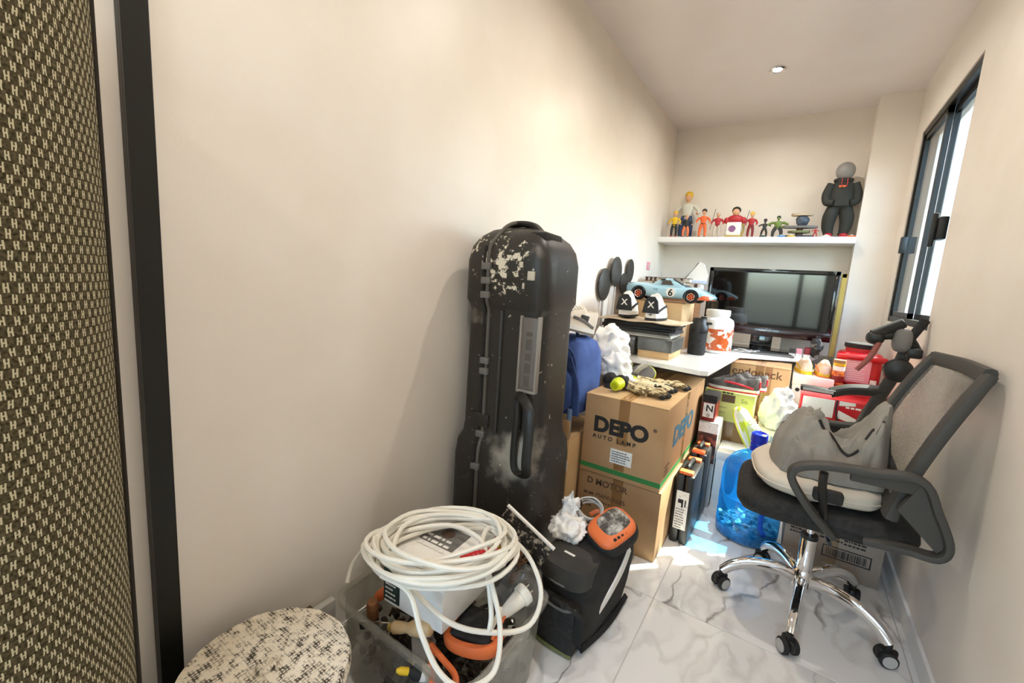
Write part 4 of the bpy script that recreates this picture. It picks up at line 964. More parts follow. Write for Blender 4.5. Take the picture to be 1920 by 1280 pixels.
def tool(name, label, cat, parts, loc, rot=(0, 0, 0), group='hand tools in the clear tote'):
    t = thing(name, label, cat, loc, rot, group)
    for nm, bb, m_ in parts: bb.out(nm, m_, t)
    return t
# a dark bed of small parts fills the bottom of the tote
b = B(); rd = random.Random(3)
for i in range(330):
    q = Vector((rd.uniform(-.20, .20), rd.uniform(-.16, .15), rd.uniform(.02, .17))); d_ = Vector((rd.gauss(0, 1), rd.gauss(0, 1), rd.gauss(0, .25))).normalized()
    ln = min(rd.uniform(.02, .08), .205-abs(q.x), .165-abs(q.y)); b.cyl(q, q+d_*max(.012, ln*.8), rd.uniform(.004, .012), seg=8)
o = tag(b.out('hardware_pile', M('hardware', '#1d1a17', .5, col2='#4a3a2c', scale=30), None, loc=(-.75, .87, 0)), 'dark heap of small hardware in the bottom of the clear tote', 'hardware'); o['kind'] = 'stuff'
tool('chisel', 'chisel with knobbly pale wooden handle near the tote front', 'chisel', [('handle', B().lathe([(.008, 0), (.016, .01), (.015, .035), (.012, .05), (.019, .065), (.021, .095), (.016, .12), (.006, .127)], 18), 'woodlight'), ('blade', B().box(-.011, .011, -.002, .002, -.10, .0), 'chrome'), ('ferrule', B().cyl((0, 0, -.006), (0, 0, .008), .011, seg=16), 'gold')], (-.79, .700, .252), (R(-10), R(76), R(8)))
tool('screwdriver', 'screwdriver with short wooden handle upright at the tote left', 'screwdriver', [('handle', B().lathe([(.010, 0), (.017, .012), (.017, .05), (.014, .066), (.005, .07)], 18), 'wood'), ('shaft', B().cyl((0, 0, -.12), (0, 0, .005), .004, seg=10), 'chrome')], (-.885, .715, .215), (R(8), R(8), 0))
tool('screwdriver', 'orange-handled screwdriver lying at the back of the tote left side', 'screwdriver', [('handle', B().lathe([(.008, 0), (.015, .01), (.015, .07), (.006, .08)], 14), 'orange'), ('shaft', B().cyl((0, 0, -.13), (0, 0, .005), .004, seg=10), 'chrome')], (-.925, .755, .23), (R(-60), R(40), 0))
tool('pliers', 'pliers with curved orange handles in the tote', 'pliers', [('handle', B().tube([(0, 0, 0), (.045, -.012, .0), (.10, -.025, 0), (.135, -.012, 0)], .008, 8), 'orange'), ('handle', B().tube([(0, 0, .012), (.045, .014, .012), (.10, .03, .012), (.135, .018, .012)], .008, 8), 'orange'), ('jaw', B().prism([(-.06, -.004), (-.05, -.012), (.0, -.014), (.012, 0), (.0, .014), (-.05, .012), (-.06, .004)], -.004, .016, bev=.003), 'midgrey'), ('pivot', B().cyl((-.004, 0, -.007), (-.004, 0, .019), .007, seg=12), 'chrome')], (-.675, .735, .228), (R(6), R(6), R(-28)))
tool('tape_case', 'orange and black angular tool casing at the tote right corner', 'tool', [('body', B().box(-.06, .06, -.065, .05, 0, .05, bev=.012), 'softblack'), ('bumper', B().tube([(-.066, .03, .03), (-.064, -.06, .028), (.0, -.082, .03), (.066, -.06, .028), (.066, .0, .03)], .013, 10, flat=(1.3, .8), up=(0, 0, 1)), 'orange'), ('trim', B().tube([(.064, -.05, .052), (.064, .045, .056), (.03, .05, .056)], .004, 6), 'orange')], (-.60, .845, .225), (0, R(-6), R(12)))
tool('paint_knife', 'flat grey scraper blade lying across the tote front', 'scraper', [('blade', B().box(-.06, .06, -.03, .03, 0, .002), 'lightgrey'), ('handle', B().box(.06, .15, -.011, .011, -.004, .010, bev=.004), 'gold')], (-.70, .735, .20), (R(14), R(10), R(-40)))
tool('glue_bottle', 'small yellow-capped black bottle lying in the tote front corner', 'bottle', [('body', B().lathe([(.016, 0), (.018, .004), (.018, .07), (.008, .085)], 18), 'softblack'), ('cap', B().lathe([(.009, .085), (.009, .105), (.004, .115)], 14), 'yellow'), ('label', B().lathe([(.0184, .02), (.0184, .055)], 18, cap0=False, cap1=False), 'paper')], (-.62, .715, .20), (R(70), R(25), R(-50)))
# white appliance box on the tote
t = thing('white_box', 'white cardboard box with dark printed end resting on the tote', 'box', (-.752, .845, .285), (R(0), 0, R(3)))
B().box(-.105, .105, -.115, .11, 0, .14, bev=.003).out('body', 'white', t)
B().box(-.109, .109, -.119, .114, .12, .165, bev=.003).out('lid', 'white', t)
B().box(-.1055, -.045, -.1162, -.1152, .01, .118).out('printed_panel', M('darkprint', '#1d2a25', .5, col2='#31423b', scale=18), t, smooth=False)
lines('fine_print', 5, .04, .013, .004, 'paper', t, (-.098, -.1166, .06), seed=8)
B().box(-.06, .06, -.03, .06, .1652, .1662).out('top_picture', 'midgrey', t, smooth=False)
B().cyl((.0, .03, .166), (.0, .03, .1672), .02, seg=20).out('top_badge', 'inkbrown', t)
lines('top_print', 3, .10, .022, .010, 'white', t, (-.05, .0, .1666), (0, 0, 0), seed=14)
t = thing('red_handle_tool', 'tool with ribbed red handle lying inside the cord coil', 'tool', (-.645, .80, .462), (R(0), R(84), R(48)))
B().lathe([(.009, 0), (.013, .008), (.013, .095), (.009, .105)], 14).out('handle', 'red', t)
for k in range(7): B().lathe([(.0134, .015+.012*k), (.0145, .018+.012*k), (.0134, .021+.012*k)], 14, cap0=False, cap1=False).out('rib', 'red', t)
B().cyl((0, 0, -.07), (0, 0, .004), .005, seg=10).out('shaft', 'chrome', t)
# long white cord coiled on top
cd = thing('extension_cord', 'long cream white extension cord coiled on the white box', 'cord', (-.70, .80, .45))
rd = random.Random(21); pts = []
turns = 11
for i in range(turns*12):
    a_ = 2*PI*i/12; k = i/12
    ra = .175+.022*math.sin(k*2.1)+rd.uniform(-.006, .006); rb = .128+.020*math.cos(k*1.7)+rd.uniform(-.006, .006); tw = .75+.10*math.sin(k*.9)
    x, y_ = ra*math.cos(a_), rb*math.sin(a_); z_ = .010+.0050*k+.012*math.sin(a_*1.0+k)+rd.uniform(-.004, .004)
    pts.append((x*math.cos(tw)-y_*math.sin(tw)+.018*math.sin(k*1.3), x*math.sin(tw)+y_*math.cos(tw)+.014*math.cos(k*2.3), max(.012, z_)))
O = Vector((-.70, .80, .45))
droop = [(-.747, .626, .47), (-.67, .645, .45), (-.615, .635, .38), (-.562, .640, .31), (-.508, .665, .28), (-.474, .735, .285), (-.50, .79, .35), (-.55, .81, .44), (-.62, .86, .475), (-.65, .93, .485), (-.60, .95, .475), (-.535, .975, .42), (-.478, .955, .35), (-.468, .885, .305), (-.52, .80, .315), (-.60, .715, .36), (-.70, .66, .455), (-.80, .68, .475), (-.84, .76, .475), (-.74, .86, .492), (-.62, .86, .49), (-.565, .82, .43), (-.535, .80, .36), (-.53, .79, .325), (-.55, .84, .30), (-.565, .89, .298)]
b = B(); b.tube([Vector(p) for p in pts], .0062, 7, smooth=3); b.out('coil', 'cablewhite', cd)
b = B(); b.tube([Vector(p)-O for p in droop], .0066, 8, smooth=6); b.out('loose_end', 'cablewhite', cd)
b = B(); b.tube([Vector((-.97, .69, .30))-O, Vector((-.985, .72, .34))-O, Vector((-.95, .74, .40))-O, Vector((-.90, .70, .44))-O, Vector((-.85, .67, .46))-O], .0062, 7, smooth=6); b.out('loose_end', 'cablewhite', cd)
pg = B().lathe([(.010, -.05), (.016, -.03), (.021, 0), (.024, .022), (.024, .026)], 20).out('plug', 'cablewhite', cd, loc=Vector((-.545, .925, .30))-O, rot=(R(-62), R(38), 0))
B().lathe([(.026, .024), (.029, .028), (.029, .046), (.024, .05)], 20).out('plug_collar', 'cablewhite', pg)
for s_ in (-1, 1): B().cyl((s_*.009, 0, .048), (s_*.009, 0, .066), .0024, seg=8).out('pin', 'chrome', pg)
# clear crumpled bag in the tote's back corner
t = thing('clear_bag', 'crumpled clear plastic bag tucked in the tote back corner', 'bag', (-.575, 1.0, .20))
B().ell((0, 0, .07), (.06, .045, .08), 24, 16, amp=.04, fr=18, seed=5).out('film', 'cleargrey', t)
# notched trowel, hand brush
t = thing('steel_trowel', 'plaster trowel with white edge and worn black blade leaning over the tote', 'trowel', (-.62, 1.10, .40), (0, R(27), R(4)))
B().box(-.095, .095, -.002, .002, -.055, .025).out('blade', splatter('tblade', '#26221e', '#b8aa94', 40, .52, .6, .6), t, smooth=False)
B().box(-.098, .098, -.005, .005, .024, .032, bev=.001).out('edge_strip', 'white', t)
B().cyl((-.11, -.04, -.10), (.025, -.012, -.055), .010, seg=12).out('handle', 'wood', t)
t = thing('yellow_spatula', 'yellow worn plastic spatula standing behind the cord coil', 'spatula', (-.725, 1.09, .29), (R(-5), R(22), R(8)))
B().prism([(-.012, 0), (.014, 0), (.034, .08), (.036, .15), (.0, .145), (-.02, .09)], -.003, .003, 'y').out('blade', M('ywear', '#e0b526', .5, col2='#8e6a24', scale=30, lo=.55, hi=.65), t, smooth=False)
B().cyl((0, 0, -.10), (0, 0, .005), .010, seg=12).out('handle', 'wood', t)
t = thing('wooden_handle_brush', 'old brush with rusty brown bristles poking from the tote', 'brush', (-.60, 1.015, .33), (R(10), R(18), 0))
B().cyl((0, 0, -.10), (0, 0, .0), .012, .015, 12).out('handle', 'wood', t)
b = B()
rd = random.Random(2)
for i in range(40): b.cyl((rd.uniform(-.016, .016), rd.uniform(-.008, .008), 0), (rd.uniform(-.028, .028), rd.uniform(-.016, .016), .05+rd.random()*.015), .002, seg=5)
b.out('bristles', M('bristle', '#6d4a2e', .8), t)
# dark crate with green bags between tub and tote
t = thing('dark_crate', 'dark open crate with green bags between the plaster tub and the tote', 'crate', (-.66, .585, 0))
b = B()
for a_ in ((-.08, .13, -.065, -.06, 0, .17), (-.08, .13, .055, .06, 0, .17), (-.08, -.075, -.06, .055, 0, .17), (.125, .13, -.06, .055, 0, .17), (-.075, .125, -.06, .055, 0, .006)): b.box(*a_)
b.out('walls', 'softblack', t, smooth=False)
B().box(-.083, .133, -.068, -.058, .16, .178, bev=.003).out('rim', 'darkgrey', t); B().box(-.083, .133, .053, .063, .16, .178, bev=.003).out('rim', 'darkgrey', t)
for k, (x, y_, m_, lab) in enumerate(((-.69, .583, 'green', 'dark green bag in the dark crate, nearer the plaster tub'), (-.585, .583, 'green', 'dark green bag in the dark crate, nearer the tote corner'))):
    t = thing('green_bag', lab, 'bag', (x, y_, .007), group='green bags')
    B().ell((0, 0, .075), (.042, .046, .085), 18, 12, amp=.015, fr=20, seed=k, zmin=0).out('sack', m_, t); B().cyl((0, 0, .14), (.01, 0, .165), .012, .02, 10).out('neck', m_, t)
t = thing('grey_plank', 'short grey strip leaning on the wall behind the plaster tub', 'strip', (-1.03, .655, .0), (R(0), 0, 0))
B().box(-.022, .0, -.05, .04, 0, .215, bev=.002).out('board', 'lightgrey', t); B().box(-.0205, .001, -.046, -.03, .2152, .23).out('chip', 'brownbook', t, smooth=False)

# ------------------------------------------------------------------ tall hard case
hc = thing('travel_case', 'tall scuffed black hard travel case leaning on the left wall', 'case', (-.868, 1.375, 0), (0, 0, R(4)))
def crs(z_, a, c, n=.34, off=0): return [(a*math.copysign(abs(math.cos(q))**n, math.cos(q)), c*math.copysign(abs(math.sin(q))**n, math.sin(q))+off, z_) for q in [2*PI*i/64 for i in range(64)]]
sec = [(0, .165, .14), (.012, .178, .155), (.05, .186, .163), (.30, .192, .170), (.52, .192, .170), (.575, .186, .164), (.61, .170, .148), (.65, .166, .144), (.80, .166, .144), (1.085, .162, .146), (1.10, .166, .15), (1.12, .174, .163), (1.26, .172, .166), (1.31, .160, .158), (1.345, .138, .138), (1.372, .10, .105), (1.386, .055, .06), (1.39, .02, .02)]
B().rings([crs(z_, a, c) for z_, a, c in sec]).out('shell', 'caseplastic', hc, ang=60)
def front(z_):
    for (za, aa, ca), (zb_, ab, cb2) in zip(sec, sec[1:]):
        if za <= z_ <= zb_: q = (z_-za)/(zb_-za); return -(ca*(1-q)+cb2*q), aa*(1-q)+ab*q
    return -.15, .16
xs = -.055
B().tube([(xs+.0*z_, front(z_)[0]-.001, z_) for z_ in (.03, .2, .4, .52, .575, .61, .65, .8, 1.0, 1.085, 1.12, 1.2, 1.26, 1.31)]+[(xs+.02, -.138, 1.352), (xs+.03, -.10, 1.387), (xs+.04, -.04, 1.403), (xs+.04, .06, 1.40)], .007, 8, smooth=3).out('seam_rim', M('rimgrey', '#57534b', .45), hc)
B().tube([(xs-.018, front(z_)[0]-.001, z_) for z_ in (.03, .2, .4, .52, .575, .61, .65, .8, 1.0, 1.085, 1.12, 1.2, 1.26, 1.31)], .006, 6, smooth=3).out('seam_groove', 'softblack', hc)
for z_ in (.16, .50, .62, .86, .90, 1.14, 1.19, 1.24):
    B().box(xs-.024, xs+.012, front(z_)[0]-.012, front(z_)[0]+.004, z_-.012, z_+.012, bev=.003).out('hinge', 'midgrey', hc)
for xx in (.0, ):
    for z0, z1 in ((.64, 1.09),): B().tube([(xx, front(z_)[0]-.000, z_) for z_ in [z0+(z1-z0)*i/6 for i in range(7)]], .010, 8, smooth=2).out('rib', 'caseplastic', hc)
B().box(-.11, -.03, front(.7)[0]-.008, front(.7)[0]+.01, .645, .70, bev=.006).out('latch_pad', 'caseplastic', hc)
# recessed logo strip with raised edges on the right of the front
pn = B().box(.085, .148, -.153, -.135, .82, 1.075, bev=.006).out('logo_panel', M('panelgrey', '#6a625c', .45), hc)
b = B(); b.box(.080, .088, -.158, -.13, .815, 1.08, bev=.002); b.box(.146, .154, -.156, -.13, .815, 1.08, bev=.002); b.box(.08, .154, -.158, -.13, .812, .822, bev=.002); b.out('panel_edge', M('edgegrey', '#8d867c', .4), hc)
lines('embossed_marks', 1, .20, .03, .022, 'rimgrey', pn, (.117, -.1532, .835), (PI/2, R(-90), 0), seed=57)
b = B(); b.tube([(.10, -.165, .80), (.165, -.205, .76), (.17, -.215, .60), (.165, -.20, .545), (.115, -.175, .53), (.098, -.17, .58), (.098, -.165, .72)], .013, 10, closed=True, smooth=5, flat=(1.3, .9)); b.out('carry_handle', 'blackplastic', hc)
B().tube([(-.08, .0, 1.365), (-.045, -.03, 1.398), (.05, -.05, 1.394), (.10, -.06, 1.352)], .015, 10, flat=(1.5, .7), up=(0, 1, 0)).out('top_handle', 'blackplastic', hc)
B().box(.05, .14, -.12, .02, 1.325, 1.365, bev=.012).out('top_recess', 'softblack', hc)
for (x, z_, w_, h_) in ((.075, 1.25, .014, .02), (.115, 1.215, .026, .03), (.088, 1.18, .007, .02)):
    B().box(x-w_/2, x+w_/2, -.1695, -.160, z_-h_/2, z_+h_/2, bev=.002).out('sticker_remnant', 'pale', hc)
B().ell((-.189, -.06, 1.19), (.008, .02, .012), 10, 8).out('wheel_stub', 'blackplastic', hc)

# ------------------------------------------------------------------ blue rucksack
t = thing('rucksack', 'blue denim-coloured rucksack standing on the narrow cardboard box', 'bag', (-.882, 1.87, .587), (0, 0, R(-4)))
rs = []
for z_, a, c in ((0, .09, .10), (.015, .115, .135), (.08, .125, .15), (.20, .125, .15), (.29, .118, .138), (.34, .10, .11), (.365, .06, .07), (.37, .02, .02)):
    rs.append([(a*math.copysign(abs(math.cos(q))**.5, math.cos(q))+.006*noise.noise(Vector((math.cos(q)*3, math.sin(q)*3, z_*16))), c*math.copysign(abs(math.sin(q))**.5, math.sin(q))+.008*noise.noise(Vector((math.cos(q)*4, z_*18, math.sin(q)*4))), z_) for q in [2*PI*i/48 for i in range(48)]])
B().rings(rs).out('main_bag', 'denim', t, ang=70)
B().ell((.02, -.145, .13), (.085, .03, .10), 20, 14, power=.6, amp=.006, fr=20).out('front_pocket', 'denim', t)
B().tube([(.02, -.14, .345), (.085, -.135, .30), (.11, -.13, .20), (.10, -.14, .08)], .006, 8).out('piping', 'denimdark', t)
B().tube([(.075, -.15, .28), (.118, -.145, .16), (.125, -.14, .02)], .014, 8, flat=(1.4, .5), up=(1, 0, 0)).out('strap', 'denimdark', t)
B().box(.095, .118, -.158, -.15, -.11, .05, bev=.002).out('hanging_strap', M('denimpale', '#6d8bb0', .8), t)
B().tube([(-.03, -.02, .36), (-.02, -.02, .39), (.03, -.02, .39), (.04, -.02, .36)], .008, 8).out('top_loop', 'denimdark', t)

# ------------------------------------------------------------------ clutter on the lettered box
t = thing('plastic_bag', 'crumpled white plastic bag draped between rucksack and lettered box', 'bag', (-.73, 2.15, .704))
def crumple(c_, r_, u, v, amp, fr, seed, zmin=None):
    b = B(); rs = []
    for j in range(1, v):
        th = PI*j/v; ring = []
        for i in range(u):
            d = Vector((math.sin(th)*math.cos(2*PI*i/u), math.sin(th)*math.sin(2*PI*i/u), -math.cos(th)))
            q = Vector((c_[0]+d.x*r_[0], c_[1]+d.y*r_[1], c_[2]+d.z*r_[2]))
            w_ = q*fr+Vector((seed, seed*1.7, 0)); w_ = w_+.5*Vector((noise.noise(w_), noise.noise(w_+Vector((5, 1, 2))), noise.noise(w_+Vector((1, 9, 3)))))
            q += d*amp*(.9-2.2*abs(noise.noise(w_))-.9*abs(noise.noise(w_*2.1+Vector((0, 3, seed))))+.35*noise.noise(w_*.5))
            if zmin is not None: q.z = max(q.z, zmin)
            ring.append(q)
        rs.append(ring)
    return b.rings(rs)
crumple((-.075, .03, .155), (.085, .085, .115), 60, 40, .040, 14, 2, -.02).out('film', 'plasticbag', t, ang=75)
crumple((-.005, -.035, .075), (.065, .07, .075), 52, 34, .032, 17, 6, .002).out('film', 'plasticbag', t, ang=75)
crumple((.05, -.075, .03), (.05, .035, .030), 40, 26, .016, 24, 9, .002).out('tail', 'plasticbag', t, ang=75)
for k, (x, y_, m_, rz, lab) in enumerate(((-.555, 2.0, 'camo', -8, 'camouflage work glove on the lettered box, nearest its front edge'), (-.56, 2.12, 'camo2', 4, 'camouflage work glove on the lettered box, behind the first'), (-.52, 2.22, 'camo', 10, 'tan work glove farthest back on the lettered box'))):
    t = thing('work_glove', lab, 'glove', (x, y_, .704), (0, 0, R(rz)), group='work gloves on the lettered box')
    B().ell((0, 0, .016), (.055, .046, .018), 18, 10, amp=.006, fr=30, seed=k, power=.8, zmin=0).out('palm', m_, t)
    B().tube([(-.05, 0, .016), (-.08, .005, .018), (-.125, 0, .018)], [.026, .03, .034], 12, flat=(1.3, .5), up=(0, 1, 0)).out('cuff', m_, t)
    for j, (ln, yo) in enumerate(((.075, -.034), (.085, -.012), (.08, .011), (.062, .032))):
        B().tube([(.04, yo, .014), (.04+ln*.5, yo*1.15, .024), (.04+ln, yo*1.25, .012)], [.012, .0115, .009], 8, smooth=4).out('finger', m_, t)
        B().ell((.04+ln, yo*1.25, .012), (.018, .011, .0105), 10, 8).out('fingertip', 'softblack', t)
    B().tube([(-.01, -.04, .014), (.025, -.07, .02), (.055, -.08, .013)], [.013, .012, .009], 8, smooth=4).out('thumb', m_, t)
t = thing('crumpled_bag', 'crumpled white plastic bag on the white-blue carton', 'bag', (-.0, 2.86, .44))
crumple((0, 0, .10), (.075, .085, .12), 56, 36, .035, 14, 3, .002).out('film', 'plasticbag', t, ang=75)
crumple((.02, -.02, .2), (.035, .03, .045), 32, 20, .018, 30, 8).out('knot', 'plasticbag', t, ang=75)
t = thing('lime_torch', 'lime yellow torch head with black collar on the lettered box', 'torch', (-.655, 1.895, .737), (R(-80), R(0), R(-8)))
B().lathe([(.018, -.002), (.024, .0), (.031, .03), (.028, .055)], 24).out('head', 'lime', t); B().lathe([(.0305, .05), (.034, .054), (.034, .07), (.024, .075)], 24).out('collar', 'softblack', t)
B().lathe([(.016, -.003), (.0165, -.004)], 20).out('lens', M('limedark', '#a9b40f', .3), t); B().cyl((0, 0, .075), (0, 0, .12), .016, .013, 14).out('barrel', 'softblack', t)
t = thing('knee_pad', 'grey and lime round knee pad propped at the back of the lettered box', 'pad', (-.64, 2.27, .706), (R(-12), 0, R(-15)), scale=.85)
B().lathe([(.08, -.005), (.085, 0), (.08, .012), (.04, .022), (.01, .024)], 28, sy=.7).out('shell', 'midgrey', t, loc=(0, 0, .045), rot=(R(70), 0, 0))
B().lathe([(.085, -.006), (.089, -.001), (.086, .003)], 28, sy=.7, cap0=False, cap1=False).out('lime_edge', 'lime', t, loc=(0, 0, .045), rot=(R(70), 0, 0))
B().tube([(-.03, -.03, .04), (.0, -.045, .075), (.03, -.03, .105)], .014, 8, flat=(1.2, .7)).out('strap', 'lightgrey', t)
t = thing('lime_plug', 'small lime yellow plug beside the grey knee pad', 'plug', (-.66, 2.175, .704))
B().lathe([(.022, 0), (.026, .003), (.026, .026), (.020, .032)], 20).out('body', 'lime', t); B().lathe([(.013, .030), (.015, .036), (.010, .038)], 16).out('button', 'limedark', t)
t = thing('baseball_hat', 'black baseball hat squeezed between rucksack and plastic bag', 'cap', (-.70, 1.965, .704))
t.location = (-.705, 2.03, .704)
B().ell((-.02, .0, .03), (.035, .045, .035), 18, 12, amp=.006, fr=20, zmin=0).out('crown', 'softblack', t); B().tube([(-.03, -.045, .005), (.0, -.06, .008), (.02, -.05, .005)], .012, 8, flat=(1.4, .4)).out('peak', 'softblack', t)
# parts tub with bits behind the plastic bag (on the desk edge)
t = thing('parts_tub', 'small clear tub of mixed parts behind the white plastic bag', 'tub', (-.80, 2.42, .801))
t.location = (-.815, 2.435, .801)
B().lathe([(.03, 0), (.034, .003), (.036, .055)], 20, cap1=False).out('tub_shell', 'cleargrey', t)
B().ell((0, 0, .035), (.028, .028, .025), 14, 10, amp=.012, fr=60).out('parts', M('bits', '#c9c6b4', .5, col2='#5c5a52', scale=60), t)
B().cyl((.006, -.012, .05), (.024, -.02, .068), .011, seg=12).out('purple_knob', 'purple', t); B().box(-.03, -.008, -.02, .0, .055, .085, bev=.003).out('blue_clip', 'sky', t)
t = thing('spray_can', 'lime and black spray can lying by the parts tub', 'can', (-.745, 2.395, .704))
B().lathe([(.012, 0), (.014, .003), (.014, .085), (.008, .095)], 16).out('body', 'shoelime', t); B().lathe([(.0145, 0), (.0145, .025)], 16).out('base_band', 'ink', t)

# ------------------------------------------------------------------ black tool bag, knee pad, rag and cable on it
t = thing('tool_bag', 'black fabric tool bag with white side stripe on the floor', 'bag', (-.515, 1.36, 0), (0, 0, R(-6)))
rs = []
for z_, a, c, oy, ox in ((0, .085, .175, 0, 0), (.012, .10, .195, 0, 0), (.10, .108, .20, 0, .006), (.20, .108, .19, .01, .016), (.27, .10, .17, .02, .024), (.295, .08, .14, .025, .028), (.30, .04, .08, .025, .03)):
    rs.append([(ox+a*math.copysign(abs(math.cos(q))**.45, math.cos(q))+.004*noise.noise(Vector((math.cos(q)*3, math.sin(q)*3, z_*14))), oy+c*math.copysign(abs(math.sin(q))**.45, math.sin(q)), z_) for q in [2*PI*i/52 for i in range(52)]])
M('bagblack', '#1b1a18', .9, col2='#2a2825', scale=14, bump=.2, bscale=260)
B().rings(rs).out('main_bag', 'bagblack', t, ang=70)
fl_ = B(); fl_.rings([[(.012+r_*.092*math.copysign(abs(math.cos(q))**.7, math.cos(q)), -.12+r_*.085*math.copysign(abs(math.sin(q))**.7, math.sin(q)), z_-.10*0) for q in [2*PI*i/40 for i in range(40)]] for r_, z_ in ((.98, .225), (1.03, .235), (1.03, .275), (.97, .292), (.6, .298), (.1, .30))])
flap = fl_.out('top_flap', M('flapgrey', '#34322e', .85, col2='#403d38', scale=12), t, ang=60)
B().box(-.012, .028, -.135, -.125, .2985, .3005, bev=.0006).out('label', 'white', flap, rot=(0, 0, 0))
B().tube([(.105*math.cos(q)*.9+.012, -.12+.088*math.sin(q), .236) for q in [2*PI*k/24 for k in range(24)]], .004, 6, closed=True, smooth=0).out('zip', 'midgrey', flap)
pk = B().box(-.098, .092, -.215, -.175, .005, .185, bev=.016).out('front_pocket', 'softblack', t)
B().tube([(-.09, -.212, .182), (-.02, -.222, .168), (.05, -.218, .165), (.09, -.205, .178)], .005, 6).out('pocket_binding', 'midgrey', pk)
B().tube([(-.09, -.21, .012), (0, -.218, .010), (.088, -.21, .012)], .006, 6).out('dusty_edge', 'olive', pk)
B().tube([(.02, -.22, .19), (.075, -.235, .20), (.105, -.205, .16), (.10, -.20, .06)], .010, 8, flat=(1.5, .5), up=(1, 0, 0)).out('strap', 'bagblack', t)
B().tube([(.106, -.11, .10), (.122, -.04, .16), (.128, .04, .22), (.122, .10, .262)], .020, 8, flat=(.22, 1.0), up=(1, 0, 0), smooth=4).out('white_stripe', 'white', t)
B().tube([(.100, -.17, .02), (.112, .0, .012), (.102, .17, .02)], .010, 8, flat=(.5, 1)).out('base_welt', 'softblack', t)
t = thing('orange_knee_pad', 'orange and black knee pad with scuffed grey cap on the tool bag', 'knee pad', (-.435, 1.405, .302), (R(24), R(12), R(-24)))
B().ell((0, 0, .035), (.075, .088, .04), 28, 14, power=.7, zmin=0).out('padding', 'softblack', t)
B().ell((0, 0, .058), (.066, .080, .026), 28, 14, power=.62).out('orange_shell', 'orange', t)
B().ell((-.004, .012, .071), (.047, .056, .022), 28, 14, power=.62).out('scuffed_cap', splatter('scuff', '#4b463f', '#cfc8bb', 30, .45, .62, .6), t)
for k in range(4): B().box(.048, .056, -.035+.016*k, -.025+.016*k, .078-.002*k, .084-.002*k, bev=.001).out('vent_slot', 'ink', t)
B().tube([(-.07, .03, .03), (-.10, .02, .03), (-.11, -.01, .025)], .008, 8, flat=(1, .4)).out('strap', 'orange', t)
t = thing('white_rag', 'crumpled white rag lying on the black tool bag', 'rag', (-.580, 1.345, .296))
crumple((0, -.01, .025), (.062, .06, .04), 52, 34, .022, 26, 6, 0).out('cloth', 'plasticbag', t, ang=75); crumple((-.015, .03, .075), (.03, .03, .055), 36, 24, .018, 30, 9).out('cloth_peak', 'plasticbag', t, ang=75)
t = thing('cable_tie_coil', 'small coil of white and black cable on the tool bag', 'cable', (-.535, 1.42, .36), (R(35), R(8), 0))
b = B(); rd = random.Random(8)
b.tube([((.045+.004*math.sin(k*.9))*math.cos(k*PI/6), (.040+.004*math.cos(k*.7))*math.sin(k*PI/6), .012*(k/12)+rd.uniform(-.003, .003)) for k in range(40)], .0035, 6, smooth=3); b.out('white_cable', 'lightgrey', t)
B().tube([(.048*math.cos(k*PI/6), .045*math.sin(k*PI/6), .002+.01*(k/12)) for k in range(20)], .0032, 6, smooth=3).out('black_cable', 'ink', t)
B().box(-.055, -.035, -.012, .012, .0, .03, bev=.004).out('tie', 'ink', t)

# ------------------------------------------------------------------ figures on the shelf (plain generic toy figures)
def figure(label, x, hgt, legs, jacket, head, hair, shoes, y_=3.92, pose=0, stand=None, stout=1.0, rz=0, cat='figure', name='toy_figure', group='toy figures on the shelf'):
    t = thing(name, label, cat, (x, y_, 1.646), (0, 0, R(rz)), group, hgt)
    if stand: B().lathe([(.17, 0), (.18, .006), (.18, .03), (.165, .04)], 24).out('stand', stand, t)
    z0 = .04 if stand else 0
    s_ = stout
    for q in (-1, 1):
        fx = q*(.07+.03*pose)*s_
        B().tube([(q*.045*s_, 0, .47), (fx*1.05, -.012, .28), (fx*1.1, 0, .05+z0)], [.06*s_, .05*s_, .035*s_], 10, smooth=4).out('leg', legs, t)
        B().ell((fx*1.1, -.025, .028+z0), (.035, .06, .028), 12, 8, power=.8, zmin=z0).out('shoe', shoes, t)
        sh = (q*.125*s_, 0, .70); el = (q*(.19+.05*pose)*s_, -.015, .56+.06*pose); ha = (q*(.15+.10*pose)*s_, -.07, .46+.12*pose)
        B().tube([sh, el, ha], [.042*s_, .036*s_, .028*s_], 10, smooth=4).out('arm', jacket, t)
        B().ell(ha, (.028, .028, .032), 10, 8).out('hand', head, t)
    B().rings([[(a*math.cos(u)*s_, c*math.sin(u)*s_, z_) for u in [2*PI*i/18 for i in range(18)]] for z_, a, c in ((.42, .075, .055), (.46, .095, .065), (.54, .085, .06), (.64, .115, .068), (.71, .13, .062), (.745, .08, .045), (.76, .035, .032))]).out('torso', jacket, t)
    B().tube([(0, 0, .745), (0, -.004, .80)], .03, 8, smooth=0).out('neck', head, t)
    B().ell((0, -.005, .875), (.065, .07, .085), 16, 12).out('head', head, t)
    if hair: B().ell((0, .016, .925), (.085, .08, .085), 16, 12).out('hair', hair, t)
    B().lathe([(.098*s_, .465), (.102*s_, .475), (.098*s_, .49)], 18, sy=.68, cap0=False, cap1=False).out('belt', 'ink', t)
    return t
M('figblue', '#2c3f63', .5); M('figarmor', '#d6d2c4', .45); M('figorange', '#e8692e', .5); M('figred', '#b3232b', .5); M('figgreen', '#6e8239', .55); M('figpurple', '#8d5a86', .5); M('figdark', '#25231f', .55); M('tracksuit', '#2e2e28', .75)
figure('tall toy figure in pale armour with yellow hair at the shelf left', -.895, .40, 'figblue', 'figarmor', 'skin', 'hairyellow', 'figarmor', 4.0, pose=.6, stout=1.05)
